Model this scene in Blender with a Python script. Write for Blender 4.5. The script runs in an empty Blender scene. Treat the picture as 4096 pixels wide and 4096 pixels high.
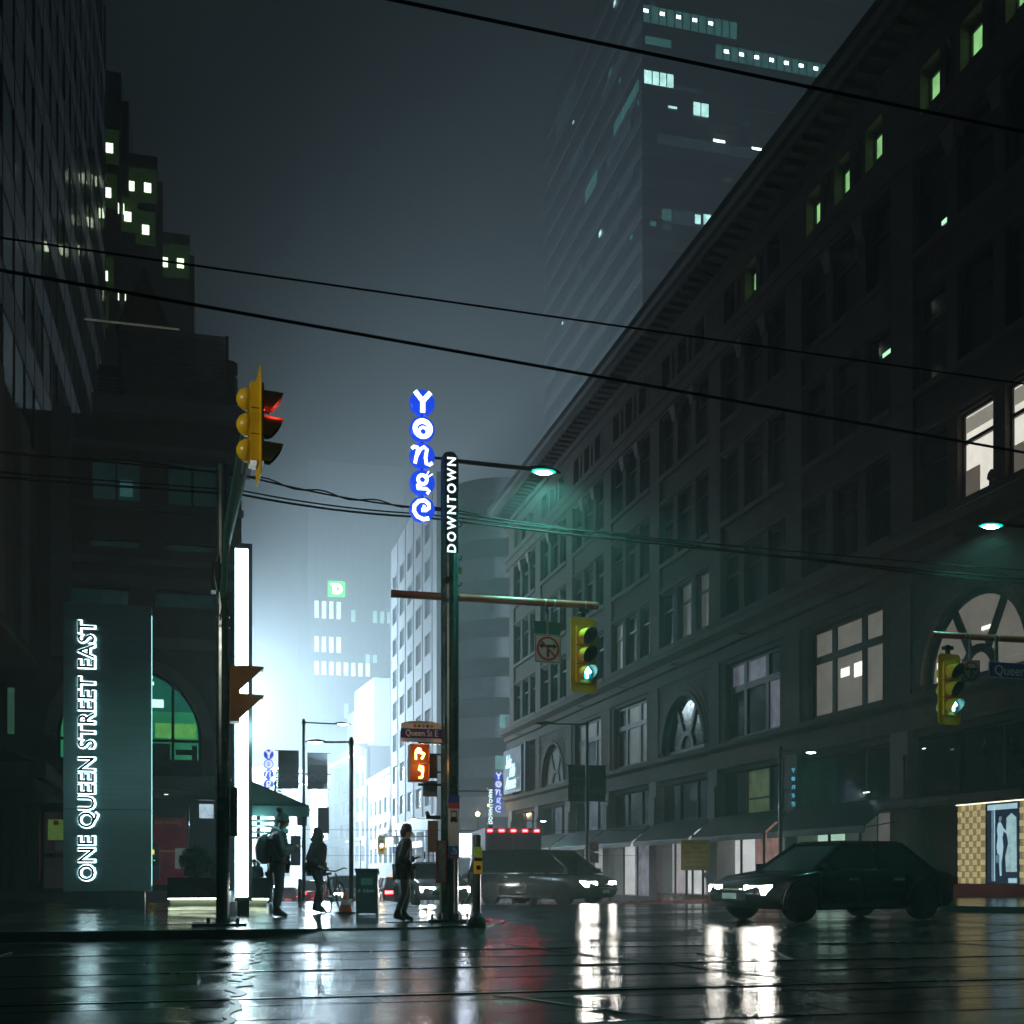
import bpy, math, random
from mathutils import Vector, Matrix
from math import pi, sin, cos, radians, atan2, sqrt
random.seed(7)
sc = bpy.context.scene
COL = sc.collection

# ---------------------------------------------------------------- camera
YAW = radians(14.43)
cam = bpy.data.cameras.new('camera')
cam_o = bpy.data.objects.new('camera', cam)
COL.objects.link(cam_o)
sc.camera = cam_o
cam_o.location = (0, 0, .75)
cam_o.rotation_euler = (pi / 2, 0, -YAW)
cam.sensor_width = 36
cam.lens = 41.0
cam.shift_y = .3514            # level camera, rising front: verticals stay upright
cam.clip_end = 3000

# ---------------------------------------------------------------- night sky, exposure
world = bpy.data.worlds.new('World')
sc.world = world
world.use_nodes = True
bg = world.node_tree.nodes['Background']
bg.inputs[0].default_value = (.28, .58, .63, 1)
bg.inputs[1].default_value = .0155
vs = sc.view_settings
vs.view_transform = 'Standard'
vs.look = 'None'
vs.exposure = 0
vs.gamma = 1
cy = sc.cycles
cy.use_denoising = True
cy.volume_bounces = 0
cy.max_bounces = 6
cy.diffuse_bounces = 2
cy.glossy_bounces = 3
cy.transparent_max_bounces = 8
cy.sample_clamp_indirect = 3
cy.caustics_reflective = False
cy.caustics_refractive = False
cy.use_light_tree = True
cy.use_adaptive_sampling = True
cy.adaptive_threshold = .03

TEAL = (.22, 1, .78)
COLD = (.66, .86, 1)
WARM = (1, .62, .28)
def lamp(parent, loc, power, color, radius=.12, spot=None, rot=None):
    l = bpy.data.lights.new('lamp_light', 'SPOT' if spot else 'POINT')
    l.energy = power; l.color = color; l.shadow_soft_size = radius
    if spot: l.spot_size = radians(spot); l.spot_blend = .6
    o = bpy.data.objects.new('lamp_light', l)
    COL.objects.link(o); o.parent = parent; o.location = loc
    if rot: o.rotation_euler = rot
    return o

# ---------------------------------------------------------------- materials
MATS = {}
def mat(name, col=(.5, .5, .5), rough=.6, metal=0, var=.18, scale=2.0, bump=0, bscale=30, emit=0, ecol=None, spec=.5, coat=0, rvar=0, stretch=None):
    if name in MATS: return MATS[name]
    m = bpy.data.materials.new(name); m.use_nodes = True
    nt = m.node_tree; N = nt.nodes; L = nt.links
    b = N['Principled BSDF']
    b.inputs['Roughness'].default_value = rough
    b.inputs['Metallic'].default_value = metal
    b.inputs['Specular IOR Level'].default_value = spec
    b.inputs['Coat Weight'].default_value = coat
    b.inputs['Coat Roughness'].default_value = .08
    geo = N.new('ShaderNodeNewGeometry')
    vec = geo.outputs['Position']
    if stretch:
        mp = N.new('ShaderNodeMapping'); mp.inputs['Scale'].default_value = stretch
        L.new(vec, mp.inputs[0]); vec = mp.outputs[0]
    no = N.new('ShaderNodeTexNoise'); no.inputs['Scale'].default_value = scale; no.inputs['Detail'].default_value = 6
    no.inputs['Roughness'].default_value = .65
    L.new(vec, no.inputs['Vector'])
    cr = N.new('ShaderNodeValToRGB')
    cr.color_ramp.elements[0].position = .3; cr.color_ramp.elements[1].position = .72
    cr.color_ramp.elements[0].color = (*[c * (1 - var) for c in col], 1)
    cr.color_ramp.elements[1].color = (*[min(1, c * (1 + var)) for c in col], 1)
    L.new(no.outputs['Fac'], cr.inputs[0])
    L.new(cr.outputs[0], b.inputs['Base Color'])
    if rvar:
        mr = N.new('ShaderNodeMapRange')
        mr.inputs['From Min'].default_value = .35; mr.inputs['From Max'].default_value = .65
        mr.inputs['To Min'].default_value = max(.02, rough - rvar); mr.inputs['To Max'].default_value = rough + rvar
        L.new(no.outputs['Fac'], mr.inputs[0]); L.new(mr.outputs[0], b.inputs['Roughness'])
    if bump:
        n2 = N.new('ShaderNodeTexNoise'); n2.inputs['Scale'].default_value = bscale; n2.inputs['Detail'].default_value = 4
        L.new(vec, n2.inputs['Vector'])
        bp = N.new('ShaderNodeBump'); bp.inputs['Strength'].default_value = bump; bp.inputs['Distance'].default_value = .02
        L.new(n2.outputs['Fac'], bp.inputs['Height']); L.new(bp.outputs[0], b.inputs['Normal'])
    if emit:
        b.inputs['Emission Strength'].default_value = emit
        if ecol is None: ecol = col
        c2 = N.new('ShaderNodeValToRGB')
        c2.color_ramp.elements[0].position = .25; c2.color_ramp.elements[1].position = .75
        c2.color_ramp.elements[0].color = (*[c * (1 - var) for c in ecol], 1)
        c2.color_ramp.elements[1].color = (*ecol, 1)
        L.new(no.outputs['Fac'], c2.inputs[0]); L.new(c2.outputs[0], b.inputs['Emission Color'])
    MATS[name] = m
    return m
def glow(name, ecol, strength, var=.05, scale=3, sample=True):
    m = mat(name, tuple(c * .5 for c in ecol), .4, var=var, scale=scale, emit=strength, ecol=ecol)
    if not sample: m.cycles.emission_sampling = 'NONE'
    return m
def glass(name, tint=(.8, .95, .95), fac=.10, rough=.03):
    if name in MATS: return MATS[name]
    m = bpy.data.materials.new(name); m.use_nodes = True
    nt = m.node_tree; N = nt.nodes; L = nt.links; N.clear()
    o = N.new('ShaderNodeOutputMaterial'); mx = N.new('ShaderNodeMixShader')
    t = N.new('ShaderNodeBsdfTransparent'); t.inputs[0].default_value = (*tint, 1)
    g = N.new('ShaderNodeBsdfGlossy'); g.inputs['Roughness'].default_value = rough
    fr = N.new('ShaderNodeLayerWeight'); fr.inputs[0].default_value = .5
    pw = N.new('ShaderNodeMath'); pw.operation = 'POWER'; pw.inputs[1].default_value = 5; L.new(fr.outputs['Facing'], pw.inputs[0])
    ma = N.new('ShaderNodeMath'); ma.operation = 'MULTIPLY_ADD'; ma.inputs[1].default_value = .9; ma.inputs[2].default_value = fac * .5; L.new(pw.outputs[0], ma.inputs[0])
    L.new(ma.outputs[0], mx.inputs[0]); L.new(t.outputs[0], mx.inputs[1]); L.new(g.outputs[0], mx.inputs[2])
    L.new(mx.outputs[0], o.inputs[0])
    MATS[name] = m
    return m

# ---------------------------------------------------------------- mesh helpers
class MB:
    """collects shapes and links them as one mesh object"""
    def __init__(s): s.v = []; s.f = []
    def add(s, vs_, fs):
        n = len(s.v); s.v += [tuple(p) for p in vs_]; s.f += [tuple(i + n for i in f) for f in fs]; return s
    def box(s, x0, x1, y0, y1, z0, z1):
        return s.add([(x, y, z) for x in (x0, x1) for y in (y0, y1) for z in (z0, z1)],
                     [(0, 1, 3, 2), (4, 6, 7, 5), (0, 4, 5, 1), (2, 3, 7, 6), (0, 2, 6, 4), (1, 5, 7, 3)])
    def loft(s, rings, caps=True):
        n = len(rings[0]); fs = []
        for r in range(len(rings) - 1):
            for i in range(n):
                j = (i + 1) % n
                fs.append((r * n + i, r * n + j, (r + 1) * n + j, (r + 1) * n + i))
        if caps:
            fs.append(tuple(range(n))[::-1]); fs.append(tuple((len(rings) - 1) * n + i for i in range(n)))
        return s.add([p for r in rings for p in r], fs)
    def prism(s, poly, fn0, fn1):
        return s.loft([[fn0(p) for p in poly], [fn1(p) for p in poly]])
    def px(s, poly, x0, x1): return s.prism(poly, lambda p: (x0, p[0], p[1]), lambda p: (x1, p[0], p[1]))
    def py(s, poly, y0, y1): return s.prism(poly, lambda p: (p[0], y0, p[1]), lambda p: (p[0], y1, p[1]))
    def pz(s, poly, z0, z1): return s.prism(poly, lambda p: (p[0], p[1], z0), lambda p: (p[0], p[1], z1))
    def cyl(s, p0, p1, r0, r1=None, n=10, caps=True):
        p0 = Vector(p0); p1 = Vector(p1); r1 = r0 if r1 is None else r1
        a = (p1 - p0).normalized(); q = a.orthogonal().normalized(); w = a.cross(q)
        return s.loft([[p0 + (q * cos(2 * pi * i / n) + w * sin(2 * pi * i / n)) * r0 for i in range(n)],
                       [p1 + (q * cos(2 * pi * i / n) + w * sin(2 * pi * i / n)) * r1 for i in range(n)]], caps)
    def tube(s, pts, r, n=6):
        pts = [Vector(p) for p in pts]; rings = []
        q = None
        for i, p in enumerate(pts):
            a = (pts[min(i + 1, len(pts) - 1)] - pts[max(i - 1, 0)]).normalized()
            q = a.orthogonal().normalized() if q is None else (q - a * q.dot(a)).normalized()
            w = a.cross(q); rr = r[i] if isinstance(r, (list, tuple)) else r
            rings.append([p + (q * cos(2 * pi * k / n) + w * sin(2 * pi * k / n)) * rr for k in range(n)])
        return s.loft(rings)
    def lathe(s, prof, c=(0, 0, 0), n=16, axis='z', sx=1, sy=1):
        rings = []
        for r, h in prof:
            ring = []
            for i in range(n):
                a = 2 * pi * i / n; x, y = r * cos(a) * sx, r * sin(a) * sy
                ring.append((c[0] + x, c[1] + y, c[2] + h) if axis == 'z' else ((c[0] + h, c[1] + x, c[2] + y) if axis == 'x' else (c[0] + x, c[1] + h, c[2] + y)))
            rings.append(ring)
        return s.loft(rings)
    def mesh(s, name, m, smooth=False):
        me = bpy.data.meshes.new(name); me.from_pydata(s.v, [], s.f)
        if m: me.materials.append(m)
        if smooth: me.shade_smooth()
        return me
    def build(s, name, m, parent=None, loc=(0, 0, 0), rot=(0, 0, 0), smooth=False):
        return link(name, s.mesh(name, m, smooth), parent, loc, rot)
def link(name, me, parent=None, loc=(0, 0, 0), rot=(0, 0, 0)):
    o = bpy.data.objects.new(name, me); COL.objects.link(o)
    o.parent = parent; o.location = loc; o.rotation_euler = rot
    return o
BOXES = {}
def bx(name, parent, m, x0, x1, y0, y1, z0, z1):
    """box part; equal boxes of one material share their mesh"""
    k = (round(x1 - x0, 3), round(y1 - y0, 3), round(z1 - z0, 3), m.name)
    if k not in BOXES:
        a, b, c = k[0] / 2, k[1] / 2, k[2] / 2
        BOXES[k] = MB().box(-a, a, -b, b, -c, c).mesh(name, m)
    return link(name, BOXES[k], parent, ((x0 + x1) / 2, (y0 + y1) / 2, (z0 + z1) / 2))
def thing(name, label, cat, loc=(0, 0, 0), rz=0, group=None):
    o = bpy.data.objects.new(name, None); COL.objects.link(o)
    o.empty_display_size = .2
    o.location = loc; o.rotation_euler = (0, 0, rz)
    o['label'] = label; o['category'] = cat
    if group: o['group'] = group
    return o
def tag(o, label=None, cat=None, group=None, kind=None):
    if label: o['label'] = label
    if cat: o['category'] = cat
    if group: o['group'] = group
    if kind: o['kind'] = kind
    return o
def text(name, parent, m, s, size, loc, right=(1, 0, 0), up=(0, 0, 1), ext=.004, off=0, shear=0, sx=1, align='CENTER', gap=1):
    c = bpy.data.curves.new(name, 'FONT'); c.body = s; c.size = size; c.extrude = ext; c.offset = off; c.shear = shear
    c.align_x = align; c.align_y = 'CENTER'; c.space_character = gap; c.resolution_u = 3
    o = bpy.data.objects.new(name, c); COL.objects.link(o)
    me = bpy.data.meshes.new_from_object(o.evaluated_get(bpy.context.evaluated_depsgraph_get()))
    bpy.data.objects.remove(o); bpy.data.curves.remove(c)
    me.name = name
    r = Vector(right); u = Vector(up); n = r.cross(u)
    me.transform(Matrix(((r.x * sx, u.x, n.x, 0), (r.y * sx, u.y, n.y, 0), (r.z * sx, u.z, n.z, 0), (0, 0, 0, 1))))
    me.materials.clear(); me.materials.append(m)
    return link(name, me, parent, loc)
def arc(cx, cz, r, a0, a1, n): return [(cx + r * cos(radians(a0 + (a1 - a0) * i / n)), cz + r * sin(radians(a0 + (a1 - a0) * i / n))) for i in range(n + 1)]
def gz(y):
    """street level: flat at the crossing, then falling towards the lake"""
    if y < 30: return 0
    if y < 110: return -.03 * (y - 30)
    return -2.4 - .008 * (y - 110)

# shared materials
DARKMETAL = mat('dark_painted_steel', (.025, .03, .032), .35, .3, rvar=.12, bump=.1, bscale=60)
POLEGREEN = mat('dark_green_pole_paint', (.02, .05, .05), .25, .2, rvar=.08)
YELLOW = mat('signal_yellow_paint', (.75, .52, .015), .35, bump=.08, bscale=40, rvar=.1)
BROWNARM = mat('red_brown_arm_paint', (.28, .075, .045), .32, rvar=.1)
BLACK = mat('black_plastic', (.012, .012, .014), .4)
WIRE = mat('weathered_wire', (.01, .011, .012), .95, spec=.1)
STEEL = mat('galvanised_steel', (.45, .5, .5), .35, .8, rvar=.12)
WHITEPAINT = mat('white_sign_paint', (.62, .66, .66), .45)
RED = mat('red_sign_paint', (.45, .04, .05), .45)
BLUE = mat('blue_sign_paint', (.02, .05, .38), .4)
SIGNWHITE = mat('reflective_letter_white', (.75, .8, .8), .4)
DARKGLASS = mat('dark_window_glass', (.012, .02, .026), .08, var=.4, scale=.35, rvar=.05)
FRAME = mat('dark_bronze_frame', (.022, .02, .02), .4, .4)
# ================================================================ GROUND
def wet(name, col, r0, r1, bump, bs, var=.35, stretch=(1, 1, 1), big=.5, puddle=.5, ripple=.35):
    m = bpy.data.materials.new(name); m.use_nodes = True
    nt = m.node_tree; N = nt.nodes; L = nt.links; b = N['Principled BSDF']
    geo = N.new('ShaderNodeNewGeometry')
    mp = N.new('ShaderNodeMapping'); mp.inputs['Scale'].default_value = stretch
    L.new(geo.outputs['Position'], mp.inputs[0])
    def noise(scale, detail=5, rough=.6):
        n = N.new('ShaderNodeTexNoise'); n.inputs['Scale'].default_value = scale; n.inputs['Detail'].default_value = detail
        n.inputs['Roughness'].default_value = rough; L.new(mp.outputs[0], n.inputs['Vector']); return n
    n1 = noise(.8, 8); n2 = noise(bs, 3); n3 = noise(3.2, 4); n4 = noise(14, 3)
    m5 = N.new('ShaderNodeMapping'); m5.inputs['Scale'].default_value = (1.2, 7, 1); L.new(geo.outputs['Position'], m5.inputs[0])
    n5 = N.new('ShaderNodeTexNoise'); n5.inputs['Scale'].default_value = 3; n5.inputs['Detail'].default_value = 5; L.new(m5.outputs[0], n5.inputs['Vector'])
    cr = N.new('ShaderNodeValToRGB'); cr.color_ramp.elements[0].position = .3; cr.color_ramp.elements[1].position = .7
    cr.color_ramp.elements[0].color = (*[c * (1 - var) for c in col], 1); cr.color_ramp.elements[1].color = (*[c * (1 + var) for c in col], 1)
    mxn = N.new('ShaderNodeMath'); mxn.operation = 'ADD'; L.new(n4.outputs[0], mxn.inputs[0]); L.new(n3.outputs[0], mxn.inputs[1])
    hv = N.new('ShaderNodeMath'); hv.operation = 'MULTIPLY'; hv.inputs[1].default_value = .5; L.new(mxn.outputs[0], hv.inputs[0])
    L.new(hv.outputs[0], cr.inputs[0]); L.new(cr.outputs[0], b.inputs['Base Color'])
    mr = N.new('ShaderNodeMapRange'); mr.interpolation_type = 'SMOOTHSTEP'
    mr.inputs['From Min'].default_value = puddle - .1; mr.inputs['From Max'].default_value = puddle + .12
    mr.inputs['To Min'].default_value = r0; mr.inputs['To Max'].default_value = r1
    L.new(n1.outputs[0], mr.inputs[0]); L.new(mr.outputs[0], b.inputs['Roughness'])
    # aggregate stands out of the water film except in the puddles
    st = N.new('ShaderNodeMapRange'); st.inputs['From Min'].default_value = puddle - .1; st.inputs['From Max'].default_value = puddle + .12
    st.inputs['To Min'].default_value = bump * .25; st.inputs['To Max'].default_value = bump; L.new(n1.outputs[0], st.inputs[0])
    b1 = N.new('ShaderNodeBump'); b1.inputs['Distance'].default_value = .004; L.new(st.outputs[0], b1.inputs['Strength']); L.new(n2.outputs[0], b1.inputs['Height'])
    b2 = N.new('ShaderNodeBump'); b2.inputs['Distance'].default_value = .02; b2.inputs['Strength'].default_value = big
    L.new(n3.outputs[0], b2.inputs['Height']); L.new(b1.outputs[0], b2.inputs['Normal'])
    b3 = N.new('ShaderNodeBump'); b3.inputs['Distance'].default_value = .006; b3.inputs['Strength'].default_value = big
    L.new(n4.outputs[0], b3.inputs['Height']); L.new(b2.outputs[0], b3.inputs['Normal'])
    b4 = N.new('ShaderNodeBump'); b4.inputs['Distance'].default_value = .008; b4.inputs['Strength'].default_value = ripple
    L.new(n5.outputs[0], b4.inputs['Height']); L.new(b3.outputs[0], b4.inputs['Normal']); L.new(b4.outputs[0], b.inputs['Normal'])
    b.inputs['IOR'].default_value = 1.38
    MATS[name] = m
    return m
ASPHALT = wet('wet_asphalt', (.022, .024, .025), .05, .22, 1.0, 90, big=.2, stretch=(.55, 1, 1), puddle=.46, ripple=.45)
TRACKBED = wet('wet_track_concrete', (.038, .041, .041), .04, .16, .8, 75, big=.25, stretch=(.4, 1.3, 1), puddle=.5, ripple=.5)
PAVING = wet('wet_paving_concrete', (.055, .055, .053), .08, .22, .4, 60, big=.08, puddle=.48)
KERB = wet('wet_granite_kerb', (.06, .06, .06), .15, .3, .4, 50, big=.05)
TAR = mat('tar_seal', (.008, .008, .008), .35)
RAILSTEEL = mat('polished_rail_steel', (.25, .25, .25), .22, 1, rvar=.1)

ys = [-60, 0, 30] + list(range(40, 120, 10)) + [150, 250, 450, 900]
def strip(x0, x1, ylist, dz, n=1):
    m = MB(); cols = [x0 + (x1 - x0) * i / n for i in range(n + 1)]
    m.v = [(x, y, gz(y) + dz) for y in ylist for x in cols]; w = n + 1
    m.f = [(r * w + c, r * w + c + 1, (r + 1) * w + c + 1, (r + 1) * w + c) for r in range(len(ylist) - 1) for c in range(n)]
    return m
road = strip(-500, 500, ys, -.12).build('road', ASPHALT); tag(road, kind='structure')
trackbed = MB().box(-70, 70, 6.4, 13.6, -.4, -.135).build('streetcar_track_bed', TAR); tag(trackbed, kind='structure')
for y in (12.75, 10.4, 8.15):
    MB().box(-70, 70, y - .035, y + .035, -.2, -.1115).build('rail', RAILSTEEL, trackbed)
# concrete panels between the rails, each settled a little differently
lanes = [(12.85, 13.6), (11.62, 12.66), (10.5, 11.58), (9.33, 10.31), (8.25, 9.29), (7.72, 8.06), (6.98, 7.68), (6.4, 6.94)]
for li, (y0, y1) in enumerate(lanes):
    x = -26 + (li % 3) * 1.1
    while x < 34:
        w_ = random.uniform(2.6, 4.2)
        o = MB().box(-w_ / 2 + .012, w_ / 2 - .012, -(y1 - y0) / 2, (y1 - y0) / 2, -.2, 0).build('concrete_panel', TRACKBED, trackbed, (x + w_ / 2, (y0 + y1) / 2, -.1165 + random.uniform(-.0015, .001)))
        o.rotation_euler = (random.uniform(-.0045, .0045), random.uniform(-.0012, .0012), 0)
        x += w_
def seal(pts, w, parent, z=-.1112):
    m = MB(); top = []; bot = []
    for i, (x, y) in enumerate(pts):
        k = w * random.uniform(.5, 1.4); top.append((x - k, y)); bot.append((x + k, y))
    m.pz(top + bot[::-1], z - .004, z)
    return m.build('tar_seal', TAR, parent)
def wander(x0, y0, x1, y1, n, j): return [(x0 + (x1 - x0) * i / n + random.uniform(-j, j), y0 + (y1 - y0) * i / n) for i in range(n + 1)]
seal(wander(.55, 13.5, .30, 10.55, 22, .05), .03, trackbed)
seal(wander(.28, 10.3, .14, 8.3, 20, .06), .05, trackbed)
seal(wander(.16, 8.05, .05, 6.5, 12, .03), .03, trackbed)
for a in ((3.4, 13.5, 4.6, 8.3), (8.5, 13.5, 9.6, 8.3), (-2.1, 13.5, -2.0, 6.5), (1.9, 8.0, 2.6, 6.5), (6.5, 13.5, 5.6, 10.5)):
    seal(wander(*a, 14, .02), .012, trackbed)
manhole = MB().lathe([(.01, -.117), (.36, -.117), (.40, -.122)], (12.6, 16.4, 0), 24).build('manhole_cover', mat('cast_iron', (.05, .05, .05), .35, .7), road)
seal(wander(7.2, 15.2, 8.5, 21, 14, .05), .015, road, -.1165)
seal(wander(10.5, 14.2, 14, 16.6, 14, .05), .015, road, -.1165)

# south-east pavement: kerb with a rounded corner, paved in slabs
def corner(x0, x1, y0, y1, r, side):
    """outline of a pavement with one rounded corner at (side, y0)"""
    if side == 'east': c = [(x1 - r + r * sin(radians(a)), y0 + r - r * cos(radians(a))) for a in range(0, 91, 9)]; return [(x0, y0)] + c + [(x1, y1), (x0, y1)]
    c = [(x0 + r - r * sin(radians(a)), y0 + r - r * cos(radians(a))) for a in range(0, 91, 9)]; return [(x1, y0)] + c + [(x0, y1), (x1, y1)]
def pavement(name, poly_in, poly_out):
    p = MB().pz(poly_in, -.5, -.012).build(name, PAVING); tag(p, kind='structure')
    k = MB(); n = len(poly_in)
    for i in range(n):
        j = (i + 1) % n
        a, b, c, d = poly_in[i], poly_in[j], poly_out[j], poly_out[i]
        if (Vector(a) - Vector(d)).length < .01 and (Vector(b) - Vector(c)).length < .01: continue
        k.pz([a, b, c, d], -.4, 0)
    k.build('kerb', KERB, p)
    return p
outer = corner(-60, 4.4, 15.6, 30, 2.2, 'east'); inner = corner(-60, 4.2, 15.8, 30, 2.0, 'east')
pave_e = pavement('pavement_south_east', inner, outer)
o1 = [(.6, 15.598), (1.4, 15.598)] + [(2.2 + 2.202 * sin(radians(a)), 17.8 - 2.202 * cos(radians(a))) for a in range(0, 71, 7)]
o2 = [(.3, 14.5), (1.4, 14.5)] + [(2.2 + 3.3 * sin(radians(a)), 17.8 - 3.3 * cos(radians(a))) for a in range(0, 71, 7)]
rm = MB(); n_ = len(o1); rm.v = [(x, y, -.02 if 0 < i < n_ - 1 else -.11) for i, (x, y) in enumerate(o1)] + [(x, y, -.119) for x, y in o2]; rm.f = [(i, i + n_, i + n_ + 1, i + 1) for i in range(n_ - 1)]
rm.build('kerb_ramp', PAVING, pave_e)
# slabs of the plaza, each its own piece
S = 1.55
ny = int((30 - 15.82) / S) + 1
for j in range(ny):
    for i in range(-7, 3):
        x0 = .95 + i * S + (.35 if j % 2 else 0); y0 = 15.82 + j * S; y1 = min(y0 + S, 30)
        x1 = min(x0 + S, 4.18)
        if x1 - x0 < .3 or y1 - y0 < .2: continue
        if x1 > 2.6 and y0 < 16.6: x1 = min(x1, 2.75)
        if x1 - x0 < .3: continue
        o = bx('paving_slab', pave_e, PAVING, x0 + .008, x1 - .008, y0 + .008, y1 - .008, -.06, random.uniform(-.004, .001))
        o.rotation_euler = (random.uniform(-.0022, .0022), random.uniform(-.0022, .0022), 0)
ysl = [30] + list(range(40, 111, 10)) + [150, 250, 450]
pe2 = strip(-60, 4.25, ysl, 0).build('pavement_yonge_east', PAVING); tag(pe2, kind='structure')
kb = MB()
for a, b in zip(ysl[:-1], ysl[1:]): kb.add([(x, y, gz(y) + z) for y in (a, b) for x in (4.25, 4.42) for z in (-.5, .004)], [(0, 1, 3, 2), (4, 6, 7, 5), (0, 4, 5, 1), (2, 3, 7, 6), (1, 5, 7, 3)])
kb.build('kerb', KERB, pe2)
inw = corner(16.0, 40, 21.2, 30, 2.0, 'west'); outw = corner(15.8, 40, 21.0, 30, 2.2, 'west')
pave_w = pavement('pavement_south_west', inw, outw)
pw2 = strip(15.95, 30, ysl[:6] + [98], 0).build('pavement_yonge_west', PAVING); tag(pw2, kind='structure')
kb = MB()
for a, b in zip(ysl[:6], ysl[1:6] + [98]): kb.add([(x, y, gz(y) + z) for y in (a, b) for x in (15.8, 15.95) for z in (-.5, .004)], [(0, 1, 3, 2), (4, 6, 7, 5), (0, 4, 5, 1), (2, 3, 7, 6), (1, 5, 7, 3)])
kb.build('kerb', KERB, pw2)
# ================================================================ DEPARTMENT STORE (west side of the street)
STONE = mat('brown_sandstone', (.105, .072, .050), .75, var=.3, scale=1.2, bump=.35, bscale=9)
STONE2 = mat('dressed_brown_stone', (.135, .096, .070), .7, var=.25, scale=1.5, bump=.3, bscale=14)
PIERST = mat('grey_granite_pier', (.22, .20, .18), .6, var=.25, scale=5, bump=.2, bscale=25)
CANVAS = mat('wet_black_canvas', (.018, .024, .03), .35, var=.3, scale=4, bump=.25, bscale=6)
LITG = glow('lit_window_green', (.42, 1, .36), 1.0, .55, 1.3, False)
LITW = glow('lit_window_white', (1, .96, .84), 1.15, .35, .9, False)
LITD = glow('dim_lit_window', (.46, .50, .44), .13, .45, .8, False)
LITM = glow('olive_lit_window', (.40, .58, .20), .16, .6, 1.2, False)
LITV = glow('violet_lit_window', (.55, .56, .72), .24, .7, 1.1, False)
CLEAR = glass('clear_glass', (.93, .97, .97), .08)
for m_ in (STONE, STONE2):
    nt_ = m_.node_tree; N_ = nt_.nodes; L_ = nt_.links; b_ = N_['Principled BSDF']
    g_ = N_.new('ShaderNodeNewGeometry'); sx_ = N_.new('ShaderNodeSeparateXYZ'); cx_ = N_.new('ShaderNodeCombineXYZ'); br = N_.new('ShaderNodeTexBrick')
    L_.new(g_.outputs['Position'], sx_.inputs[0]); ad = N_.new('ShaderNodeMath'); ad.operation = 'ADD'; L_.new(sx_.outputs['X'], ad.inputs[0]); L_.new(sx_.outputs['Y'], ad.inputs[1]); L_.new(ad.outputs[0], cx_.inputs['X']); L_.new(sx_.outputs['Z'], cx_.inputs['Y'])
    L_.new(cx_.outputs[0], br.inputs['Vector']); br.inputs['Scale'].default_value = 1; br.inputs['Brick Width'].default_value = .62; br.inputs['Row Height'].default_value = .27; br.inputs['Mortar Size'].default_value = .014
    br.inputs['Color1'].default_value = (1, 1, 1, 1); br.inputs['Color2'].default_value = (.62, .62, .62, 1); br.inputs['Mortar'].default_value = (.3, .3, .3, 1)
    mu = N_.new('ShaderNodeMix'); mu.data_type = 'RGBA'; mu.blend_type = 'MULTIPLY'; mu.inputs[0].default_value = .75
    src_ = b_.inputs['Base Color'].links[0].from_socket; L_.new(src_, mu.inputs[6]); L_.new(br.outputs['Color'], mu.inputs[7]); L_.new(mu.outputs[2], b_.inputs['Base Color'])
    bp2 = N_.new('ShaderNodeBump'); bp2.inputs['Strength'].default_value = .6; bp2.inputs['Distance'].default_value = .03; bp2.invert = True
    L_.new(br.outputs['Fac'], bp2.inputs['Height']); L_.new(b_.inputs['Normal'].links[0].from_socket, bp2.inputs['Normal']); L_.new(bp2.outputs[0], b_.inputs['Normal'])
store = thing('department_store', 'long dark brown stone department store with heavy cornice along the right side of the street', 'building', (24, 29.05, 0))
BAY = 8.05; NB = 8
bx('wall', store, STONE, .55, 36, -8, 66, 3.0, 30.3)
bx('lower_wall', store, STONE, .95, 36, -8, 66, -4, 3.0)
def frame_mesh(w, h, t, d, transom=None):
    m = MB(); m.box(0, d, 0, t, 0, h); m.box(0, d, w - t, w, 0, h); m.box(.003, d, t, w - t, 0, t); m.box(.003, d, t, w - t, h - t, h)
    if transom: m.box(-.02, d, t, w - t, transom - t * .7, transom + t * .7)
    return m.mesh('window', FRAME)
FM = {}
def win(y0, y1, z0, z1, tr=None, lit=None, x=.30, t=.09):
    """frame with its panes at one opening of the store front"""
    k = (round(y1 - y0, 3), round(z1 - z0, 3), tr, t)
    if k not in FM: FM[k] = frame_mesh(y1 - y0, z1 - z0, t, .16, tr)
    w = link('window', FM[k], store, (x, y0, z0))
    h = z1 - z0; d = y1 - y0
    if tr:
        bx('pane', w, lit or DARKGLASS, .08, .10, t, d - t, t, tr - t * .7)
        bx('pane', w, (lit if lit is not LITG else lit) or DARKGLASS, .08, .10, t, d - t, tr + t * .7, h - t)
    else:
        bx('pane', w, lit or DARKGLASS, .08, .10, t, d - t, t, h - t)
    return w
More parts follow.
